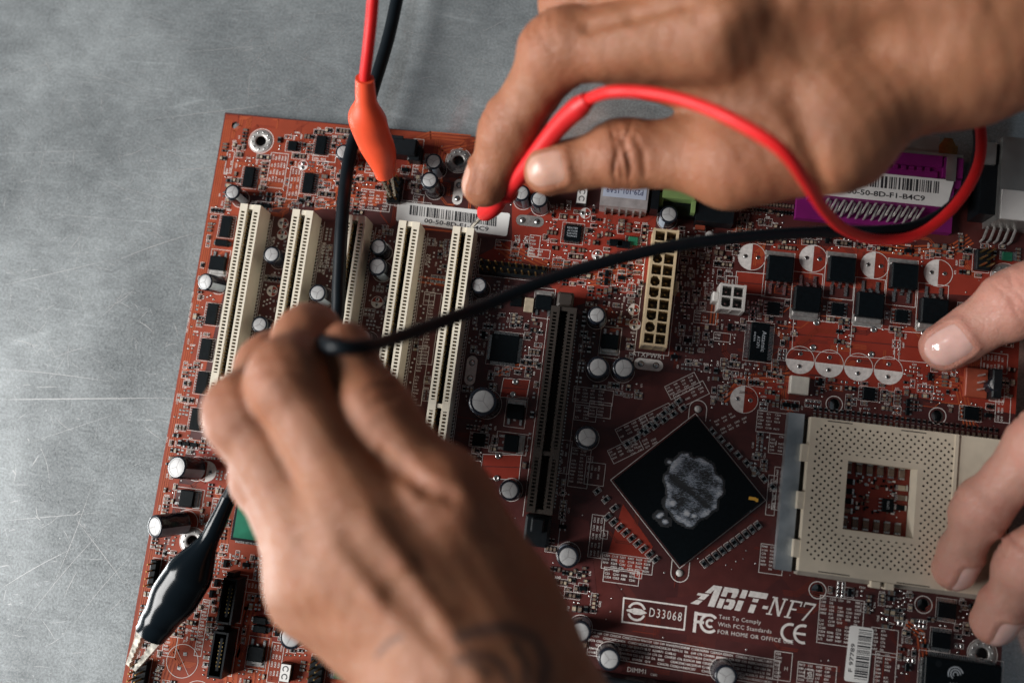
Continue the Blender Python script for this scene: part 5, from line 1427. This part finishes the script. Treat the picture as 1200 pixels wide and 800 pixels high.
def make_hand(name, spec, skin, nailm, h=.8):
    """spec: palm = list of cones, fingers = list of dicts(j joints, r radii, n dorsal, nail)"""
    pts = []
    for c in spec['palm']: pts += [np.array(c[0]), np.array(c[1])]
    for f in spec['fingers']: pts += [np.array(q) for q in f['j']]
    lo = np.min(pts, 0) - 24; hi = np.max(pts, 0) + 24
    if 'lo' in spec: lo = np.maximum(lo, spec['lo']); hi = np.minimum(hi, spec['hi'])
    S = Flesh(lo, hi, h)
    palm = S.new()
    for c in spec['palm']: S.cone(palm, c[0], c[1], c[2], c[3], c[4] if len(c) > 4 else 9.0, *(c[5:7] if len(c) > 6 else ()))
    D = palm.copy()
    for f in spec['fingers']:
        E = S.new(); J = [np.array(q, float) for q in f['j']]; r = f['r']
        for i in range(len(J) - 1):
            S.cone(E, J[i], J[i + 1], r[i], r[i + 1], 3.0, f.get('flat', .92), f['n'])
        # fleshy pads and joint swellings
        for i in range(1, len(J) - 1):
            S.cone(E, J[i] - unit(J[i + 1] - J[i - 1]) * 2.0, J[i] + unit(J[i + 1] - J[i - 1]) * 2.0, r[i] * 1.035, r[i] * 1.035, 4.0)
        a = unit(J[-1] - J[-2]); n = np.array(f['n'], float); n = unit(n - a * n.dot(a))
        S.cone(E, J[-1] - a * 7 - n * r[-1] * .28, J[-1] - a * .5 - n * r[-1] * .22, r[-1] * .86, r[-1] * .80, 4.0)
        W = smin(palm, E, f.get('k', 9.0))
        D = smin(D, W, f.get('kk', 1.6))
        f['D'] = None
    for f in spec['fingers']:
        J = [np.array(q, float) for q in f['j']]; r = f['r']; n = np.array(f['n'], float)
        for i in range(1, len(J) - 1):
            ax = unit(J[i + 1] - J[i - 1]); nn = n - ax * n.dot(ax)
            sw = r[i]
            if 'crj' in f and i not in f['crj']: continue
            offs = (-3.6, -1.9, -.3, 1.4, 3.1) if i == len(J) - 3 else (-1.6, .1, 1.7)
            S.creases(D, J[i], ax, nn, sw, offs, f.get('cr', .34) * 1.35, .55)
            S.creases(D, J[i], ax, -nn, sw, (-1.0, 1.2), f.get('pcr', .7), .7)
    for pl, amp, w in spec.get('relief', []): S.relief(D, [S.hit(D, *q) for q in pl], amp, w)
    # gentle unevenness
    X, Y, Z = S.ax[0][:, None, None], S.ax[1][None, :, None], S.ax[2][None, None, :]
    D += .22 * np.sin(X * .31 + 1.3 * np.sin(Y * .17)) * np.sin(Y * .27 + Z * .21) + .10 * np.sin(X * .9 + Z * .5) * np.sin(Y * .8 - Z * .6)
    # nail beds
    nails = []
    for f in spec['fingers']:
        if not f.get('nail'): continue
        J = [np.array(q, float) for q in f['j']]; rt = f['r'][-1]
        a = unit(J[-1] - J[-2]); n = unit(np.array(f.get('nn', f['n']), float)); n = unit(n - a * n.dot(a)); sd = np.cross(a, n)
        Ln, Wd = f['nail']
        c0 = J[-1] + a * (rt * .80 - Ln)
        NU, NV = 17, 17; G = np.zeros((NV, NU, 3))
        for iv in range(NV):
            v = iv / (NV - 1)
            for iu in range(NU):
                u = -1 + 2 * iu / (NU - 1)
                # rounded outline at root and free edge
                lim = math.sqrt(max(0, 1 - max(0, (abs(v - .46) - .16) / .40) ** 2.6))
                vv = v
                p0 = c0 + a * (vv * Ln) + sd * (u * Wd / 2 * lim) - n * .5
                t = S.skin(D, p0, n, 25)
                flatz = 0.40 - 0.06 * (abs(u) ** 4) * 6 + .10 * math.sin(math.pi * min(1, v * 1.1))
                G[iv, iu] = p0 + n * (t + flatz - (.42 if v < .06 else 0) - (.35 if abs(u) > .93 else 0))
        # smooth lengthwise
        for _ in range(3):
            G[1:-1, 1:-1] = .5 * G[1:-1, 1:-1] + .125 * (G[:-2, 1:-1] + G[2:, 1:-1] + G[1:-1, :-2] + G[1:-1, 2:])
        nails.append((G, n))
        rim = [G[iv, 0] for iv in range(NV - 4, -1, -2)] + [G[0, iu] for iu in range(0, NU, 2)] + [G[iv, NU - 1] for iv in range(0, NV - 3, 2)]
        S.relief(D, [p - n * .1 for p in rim], .50, 1.15)
    V, F = S.surface(D)
    me = bpy.data.meshes.new(name)
    me.from_pydata((V * MM).tolist(), [], F.tolist())
    me.materials.append(MATS[skin])
    me.polygons.foreach_set('use_smooth', [True] * len(me.polygons))
    fl = np.zeros(len(V), np.float32)
    for f in spec['fingers']:
        J = [np.array(q, float) for q in f['j']]
        for i in range(1, len(J)):
            d = np.linalg.norm(V - (J[i] + unit(f['n']) * f['r'][i] * .5), axis=1)
            fl = np.maximum(fl, np.exp(-(d / (f['r'][i] * 1.25)) ** 2) * (.8 if i < len(J) - 1 else 1.0))
    at = me.attributes.new('flush', 'FLOAT', 'POINT'); at.data.foreach_set('value', fl)
    tt = np.zeros(len(V), np.float32)
    for pl, w in spec.get('tattoo', []):
        pl = [S.hit(D, *q) for q in pl]
        for a, b in zip(pl[:-1], pl[1:]):
            a = np.array(a); b = np.array(b); d = b - a
            t = np.clip(((V - a) @ d) / d.dot(d), 0, 1); q = np.linalg.norm(V - a - t[:, None] * d, axis=1)
            tt = np.maximum(tt, .72 * np.clip(1.3 - q / w, 0, 1))
    at = me.attributes.new('tattoo', 'FLOAT', 'POINT'); at.data.foreach_set('value', tt.astype(np.float32))
    me.update()
    o = link(name, me)
    for G, n in nails:
        NV, NU = G.shape[:2]
        nb = MB(); vs_ = [tuple(p) for p in G.reshape(-1, 3)] + [tuple(p - n * .45) for p in G.reshape(-1, 3)]
        fs = []
        for iv in range(NV - 1):
            for iu in range(NU - 1):
                k = iv * NU + iu; fs.append((k, k + 1, k + NU + 1, k + NU))
        bo = [iu for iu in range(NU)] + [iv * NU + NU - 1 for iv in range(1, NV)] + [(NV - 1) * NU + iu for iu in range(NU - 2, -1, -1)] + [iv * NU for iv in range(NV - 2, 0, -1)]
        M_ = NV * NU
        for i in range(len(bo)):
            p, q = bo[i], bo[(i + 1) % len(bo)]; fs.append((p, M_ + p, M_ + q, q))
        nb.add(vs_, fs, nailm, True)
        nb.build('fingernail', o)
    return o, S, D

# ---- left hand of the first person: enters from below, pinching the black probe
W1 = P(566, 800, 104); F1 = P(800, 1160, 96)
spec1 = dict(
    palm=[
        (P(428, 612, 106), W1, 12.0, 14.5, 10), (P(388, 648, 104), P(550, 790, 104), 11.0, 13, 10),
        (P(370, 674, 94), P(530, 800, 96), 10.5, 13, 10), (P(362, 692, 84), P(545, 815, 90), 9.5, 13, 10),
        (P(470, 640, 92), P(580, 800, 96), 14, 16, 12), (P(428, 688, 86), P(560, 810, 92), 12.5, 14, 12),
        (P(582, 715, 92), P(520, 588, 98), 14.5, 12.0, 10), (P(585, 720, 92), P(465, 645, 96), 13, 13, 12),
        (W1, F1, 17.5, 29, 14), (P(540, 812, 104), P(760, 1160, 96), 15, 28, 14), (P(600, 812, 100), P(830, 1160, 96), 15, 28, 14)],
    fingers=[
        dict(j=[P(428, 618, 106), P(337, 446, 102), P(360, 395, 84), P(383, 408, 68)], r=[11.3, 9.5, 8.5, 7.0], n=(-.45, .35, .85), cr=.30),
        dict(j=[P(388, 652, 104), P(285, 486, 96), P(318, 426, 74), P(360, 436, 58)], r=[11.3, 9.6, 8.6, 7.0], n=(-.6, .2, .75), cr=.25),
        dict(j=[P(370, 678, 94), P(308, 555, 74), P(352, 490, 50), P(385, 490, 40)], r=[10.4, 8.8, 8.0, 6.8], n=(-.7, .1, .6), cr=.25),
        dict(j=[P(362, 696, 84), P(336, 622, 58), P(370, 560, 40), P(395, 550, 32)], r=[9.4, 7.8, 7.0, 6.0], n=(-.7, 0, .6), cr=.25),
        dict(j=[P(582, 712, 92), P(522, 588, 103), P(442, 482, 100), P(407, 404, 93)], r=[14.0, 11.4, 8.8, 6.6], n=(.60, .55, .45), cr=.7, pcr=.5, flat=.92, k=6.0, kk=.9, crj=(2,)),
    ],
    relief=[
        ([(432, 612), (470, 660), (520, 730), (560, 790)], .9, 3.2),
        ([(390, 648), (440, 700), (520, 780)], .8, 3.0),
        ([(412, 632), (460, 690), (510, 750)], -.7, 4.0),
        ([(446, 532), (468, 550), (500, 572), (526, 580)], -2.6, 1.7),
        ([(352, 640), (350, 664)], -.9, 4.0),
    ],
    tattoo=[
        ([(540, 745), (565, 738), (600, 735), (628, 748), (640, 775), (636, 800)], 2.2),
        ([(548, 765), (572, 768), (590, 780), (598, 800)], 1.1),
        ([(535, 772), (556, 778), (572, 790)], .9),
        ([(440, 770), (455, 752), (470, 745)], .7),
        ([(604, 756), (616, 775), (616, 800)], 1.3),
    ])
spec1['lo'] = np.array([-50, P(600, 1150, 100)[1], 10.0]); spec1['hi'] = np.array([400, 60, 200])
hand1, S1, D1 = make_hand('hand', spec1, 'skin_tan', 'nail_tan')
tag(hand1, 'tanned left hand with tattooed wrist pinching the black probe over the white slots', 'hand')

# ---- right hand of the first person: enters from the upper right, guiding the red probe
spec2 = dict(
    palm=[
        (P(845, 30, 86), P(1130, 25, 76), 13, 19, 10), (P(800, -45, 88), P(1120, -10, 80), 13, 20, 10),
        (P(790, -110, 84), P(1120, -60, 80), 12, 19, 10), (P(790, -165, 74), P(1120, -100, 78), 11, 18, 10),
        (P(880, 20, 72), P(1100, 40, 70), 14, 19, 12),
        (P(985, 145, 70), P(860, 60, 76), 14, 11, 12), (P(990, 135, 70), P(1120, 40, 72), 14, 20, 12),
        (P(975, 158, 72), P(862, 186, 68), 14.0, 12.5, 10), (P(735, 72, 68), P(890, 95, 72), 8.5, 12, 9),
        (P(1120, 20, 76), P(1560, -185, 88), 23, 31, 14), (P(1150, 45, 72), P(1580, -140, 84), 20, 30, 14)],
    fingers=[
        dict(j=[P(842, 34, 90), P(656, 57, 74), P(598, 150, 56), P(567, 216, 44)], r=[13.2, 10.6, 8.9, 7.4], n=(-.72, .30, .62), nn=(-.95, .05, .30), nail=(11.5, 9.5), cr=.30),
        dict(j=[P(795, -50, 92), P(672, 2, 66), P(712, 30, 50), P(760, 40, 46)], r=[11.8, 9.6, 8.2, 7.2], n=(-.7, .5, .5), cr=.3),
        dict(j=[P(790, -110, 84), P(690, -50, 60), P(735, -5, 48), P(780, 15, 46)], r=[11, 9, 8, 7], n=(-.7, .5, .5), cr=.3),
        dict(j=[P(785, -165, 74), P(720, -110, 56), P(760, -50, 44), P(800, -20, 42)], r=[10, 8, 7.2, 6.2], n=(-.7, .5, .5), cr=.3),
        dict(j=[P(975, 158, 72), P(862, 186, 67), P(732, 180, 62), P(642, 200, 58)], r=[14.0, 12, 9.4, 7.4], n=(-.15, -.35, .9), nn=(-.05, -.22, .92), nail=(13.0, 12.0), cr=.75, pcr=.5, flat=.86, kk=2.5, crj=(2,)),
    ],
    relief=[
        ([(845, 15), (930, 0), (1040, 0), (1140, 5)], 1.2, 3.6),
        ([(880, 45), (940, 50), (1020, 50), (1080, 60)], -2.0, 6.0),
        ([(930, 120), (950, 170), (966, 226)], -1.7, 3.0),
        ([(724, 158), (736, 180), (742, 205)], -.7, .9), ([(742, 158), (754, 180), (756, 203)], -.6, .9),
        ([(690, 32), (740, 20), (800, 5)], -1.6, 1.8), ([(850, 60), (900, 95), (940, 120)], -.8, 5.0),
    ])
spec2['lo'] = np.array([-50, -400, 10.0]); spec2['hi'] = np.array([P(1480, 0, 90)[0], P(600, -220, 90)[1], 200])
hand2, S2, D2 = make_hand('hand', spec2, 'skin_tan', 'nail_tan')
tag(hand2, 'tanned right hand steering the red probe tip onto a white slot', 'hand')

# ---- left hand of the second person at the right-hand edge of the board
spec3 = dict(
    palm=[
        (P(1370, 330, 40), P(1560, 470, 46), 14, 22, 10), (P(1350, 420, 44), P(1560, 480, 48), 12, 20, 10),
        (P(1370, 500, 44), P(1560, 510, 48), 12, 20, 10), (P(1395, 580, 40), P(1570, 540, 46), 11, 19, 10),
        (P(1430, 400, 40), P(1480, 500, 42), 16, 18, 12), (P(1560, 490, 48), P(1750, 520, 52), 24, 27, 14)],
    fingers=[
        dict(j=[P(1370, 330, 40), P(1290, 305, 34), P(1192, 354, 22), P(1108, 406, 12.0)], r=[14, 12.2, 10.4, 8.3], n=(-.15, .12, .98), nn=(-.25, -.14, .95), nail=(15.0, 13.5), cr=.32, flat=.92),
        dict(j=[P(1350, 420, 44), P(1222, 520, 38), P(1150, 596, 25), P(1119, 668, 11)], r=[11.5, 9.4, 7.9, 6.7], n=(.55, -.25, .75), nn=(.40, -.42, .80), nail=(13.5, 10), cr=.30),
        dict(j=[P(1370, 500, 44), P(1280, 590, 38), P(1204, 660, 26), P(1166, 730, 11)], r=[11.8, 9.9, 8.4, 7.1], n=(.55, -.25, .75), nn=(.34, -.50, .80), nail=(14, 11), cr=.30),
        dict(j=[P(1395, 580, 40), P(1325, 660, 34), P(1285, 730, 18), P(1270, 790, 6)], r=[11, 9.2, 8, 6.8], n=(.5, -.25, .75), cr=.3),
    ],
    relief=[])
spec3['lo'] = np.array([0, -400, -4.0]); spec3['hi'] = np.array([P(1700, 500, 40)[0], 100, 120])
hand3, S3, D3 = make_hand('hand', spec3, 'skin_fair', 'nail_fair', .75)
tag(hand3, 'fair hand pressing a thumb and two fingertips onto the board beside the processor socket', 'hand')

# ------------------------------------------------------------------ test leads
def boot(b, path, prof, m, n=28): b.sweep(spline(path, 8), [tuple(p) for p in prof], m, n)
def lerp_prof(keys, N):
    """keys: (t, side, up) -> list of N half-axes, smoothly joined"""
    out = []
    for i in range(N):
        t = i / (N - 1)
        for (t0, a0, b0), (t1, a1, b1) in zip(keys[:-1], keys[1:]):
            if t0 <= t <= t1 + 1e-9:
                k = (t - t0) / (t1 - t0); k = k * k * (3 - 2 * k); out.append((a0 + (a1 - a0) * k, b0 + (b1 - b0) * k)); break
    return out
def jaws(root, tip0, d, sd, up, L_, w, open_):
    """two toothed steel jaws from tip0 back along -d"""
    for s in (1, -1):
        b = MB(); nT = 8; base = tip0 - d * L_
        side = sd * s
        prof = []
        for i in range(nT * 2 + 1):
            t = i / (nT * 2); tooth = .55 if i % 2 else 0.0
            prof.append((t, open_ * (1 - t * .75) * .5 + tooth))
        outer = [(t, open_ * (1 - t * .75) * .5 + w * (1 - .45 * t)) for t, _ in prof]
        def pt(t, q, z): return tuple(base + d * (L_ * t) + side * q + up * z)
        vs_ = []; 
        for z in (-2.3, 2.3): vs_ += [pt(t, q, z * (1 - .35 * t)) for t, q in prof] + [pt(t, q, z * (1 - .35 * t)) for t, q in outer]
        M = len(prof); fs = []
        for i in range(M - 1):
            fs += [(i, i + 1, M + i + 1, M + i), (2 * M + i, 3 * M + i, 3 * M + i + 1, 2 * M + i + 1), (i, 2 * M + i, 2 * M + i + 1, i + 1), (M + i, M + i + 1, 3 * M + i + 1, 3 * M + i)]
        fs += [(0, M, 3 * M, 2 * M), (M - 1, 3 * M - 1, 4 * M - 1, 2 * M - 1)]
        b.add(vs_, fs, 'jaw_steel'); b.build('jaw', root)

# red clip on the header, its wire leaving over the table
root = bpy.data.objects.new('clip_lead', None); COL.objects.link(root); tp = P(460, 228, 7.5); root.location = Vector(P(463, 229, 0)) * MM
tag(root, 'red crocodile clip with orange-red boot and red wire biting a header by the board edge', 'clip lead')
_build = MB.build
def build_under(s, name, parent=None, loc=(0, 0, 0), rz=0.0):
    o = _build(s, name, parent, loc, rz)
    if parent is not None and parent.type == 'EMPTY' and parent is not board:
        o.location = o.location - parent.location
    return o
MB.build = build_under
n0 = P(427.5, 92, 50); n1 = P(429, 118, 42); n2 = P(432, 146, 33); n3 = P(446, 182, 21); n4 = P(452, 204, 14)
pth = spline([n0, n1, n2, n3, n4], 10)
b = MB(); b.sweep(pth, lerp_prof([(0, 3.2, 3.0), (.22, 3.6, 3.4), (.46, 7.0, 5.6), (.62, 6.8, 5.4), (1, 3.7, 4.4)], len(pth)), 'red_boot', 30); b.build('clip_boot', root)
d = unit(tp - n3); sd = unit(np.cross(d, [0, 0, 1])); up = np.cross(sd, d); jaws(root, tp, d, sd, up, 13, 1.5, 3.0)
b = MB(); b.sweep(spline([P(428, 100, 48), n0, P(431, 62, 56), P(435, 25, 62), P(438, -10, 68), P(446, -90, 80), P(460, -170, 88)], 10), (1.95, 1.95), 'red_wire', 16); b.build('wire', root)

# black clip at the lower left, wire running under the hand and up across the table
root = bpy.data.objects.new('clip_lead', None); COL.objects.link(root); root.location = Vector(P(165, 775, 0)) * MM
tag(root, 'glossy black crocodile clip on the corner header beside the two tilted capacitors', 'clip lead')
tp = P(156, 780, 9.5); k0 = P(268, 583, 20); k1 = P(247, 628, 19); k2 = P(222, 672, 17); k3 = P(197, 711, 15.5); k4 = P(177, 742, 13.5)
pth = spline([k0, k1, k2, k3, k4], 30)
b = MB(); b.sweep(pth, lerp_prof([(0, 2.7, 2.7), (.24, 3.3, 3.2), (.52, 8.4, 6.8), (.66, 8.6, 7.0), (.86, 6.6, 6.0), (1, 5.8, 5.2)], len(pth)), 'black_boot', 72); bt = b.build('clip_boot', root)
d = unit(tp - k3); sd = unit(np.cross(d, [0, 0, 1])); up = np.cross(sd, d); jaws(root, tp, d, sd, up, 17, 3.0, 4.6)
b = MB(); b.sweep(spline([P(262, 596, 20), k0, P(292, 540, 20), P(335, 480, 18), P(375, 420, 17), P(394, 375, 16.5), P(397, 330, 16), P(400, 270, 15.5), P(405, 215, 13), P(413, 170, 8), P(427, 135, 7), P(440, 95, 7), P(455, 45, 7), P(466, -5, 7), P(480, -80, 5), P(500, -170, 0)], 8), (2.45, 2.45), 'black_wire', 16); b.build('wire', root)

# red probe in the right hand
root = bpy.data.objects.new('test_probe', None); COL.objects.link(root); root.location = Vector(P(552, 266, 11)) * MM
tag(root, 'red test probe with needle tip, its red wire curving over the right hand', 'test probe')
q0 = P(552, 266, 11.2); q1 = P(566, 252, 22); q2 = P(604, 212, 48); q3 = P(654, 149, 68); q4 = P(689, 117, 79)
d01 = unit(q1 - q0)
b = MB(); b.sweep([q0, q0 + d01 * 1.2, q1], [(.25, .25), (.8, .8), (.95, .95)], 'chrome', 12); b.build('needle', root)
pth = spline([q1, q2, q3, q4], 12)
b = MB(); b.sweep(pth, lerp_prof([(0, 2.2, 2.2), (.04, 3.5, 3.5), (.10, 3.9, 3.9), (.17, 3.2, 3.2), (.20, 2.4, 2.4), (.26, 3.5, 3.5), (.30, 2.8, 2.8), (.9, 3.3, 3.3), (1, 2.5, 2.5)], len(pth)), 'red_probe', 24); b.build('handle', root)
b = MB(); dd = unit(pth[6] - pth[3]); b.sweep([pth[9] - dd * .9, pth[9] - dd * .5, pth[9] + dd * .5, pth[9] + dd * .9], [(3.3, 3.3), (4.2, 4.2), (4.2, 4.2), (3.3, 3.3)], 'red_probe', 24); b.build('finger_guard', root)
RED = [pth[-4], q4, P(716, 108, 88), P(760, 109, 93), P(810, 120, 98), P(862, 142, 104), P(915, 175, 104), P(944, 212, 92), P(966, 246, 70), P(992, 270, 50), P(1030, 281, 38), P(1075, 275, 33), P(1115, 245, 31), P(1142, 205, 30), P(1150, 165, 27), P(1140, 125, 22), P(1100, 80, 14), P(1040, 30, 5), P(980, -40, 0), P(930, -140, -1.5)]
b = MB(); b.sweep(spline(RED, 8), (1.78, 1.78), 'red_wire', 16); b.build('wire', root)

# black probe in the left hand
root = bpy.data.objects.new('test_probe', None); COL.objects.link(root); root.location = Vector(P(352, 466, 11)) * MM
tag(root, 'black test probe between thumb and finger, its black wire stretching across the board', 'test probe')
e0 = P(372, 470, 11.4); e1 = P(374, 455, 30); e2 = P(378, 425, 64); e3 = P(380, 404, 96)
b = MB(); b.sweep([e0, e0 + unit(e1 - e0) * 1.2, e1], [(.25, .25), (.8, .8), (.95, .95)], 'chrome', 12); b.build('needle', root)
pth = spline([e1, e2, e3], 12); b = MB(); b.sweep(pth, lerp_prof([(0, 2.4, 2.4), (.08, 3.9, 3.9), (.2, 3.0, 3.0), (1, 3.0, 3.0)], len(pth)), 'black_boot', 24); b.build('handle', root)
BLK = [e3 + np.array([0, 0, -2]), P(380, 400, 98), P(391, 406, 108), P(425, 406, 106), P(470, 394, 94), P(560, 361, 76), P(650, 325, 66), P(770, 292, 56), P(870, 278, 48), P(960, 272, 40), P(1030, 271, 34), P(1080, 263, 29), P(1122, 235, 26), P(1143, 195, 24), P(1147, 155, 21), P(1130, 115, 16), P(1085, 70, 8), P(1020, 10, 0), P(960, -70, -1.5), P(915, -150, -1.8)]
b = MB(); b.sweep(spline(BLK, 8), [(2.0, 2.0)] * (8 * (len(BLK) - 1) + 1), 'black_wire', 16); b.build('wire', root)
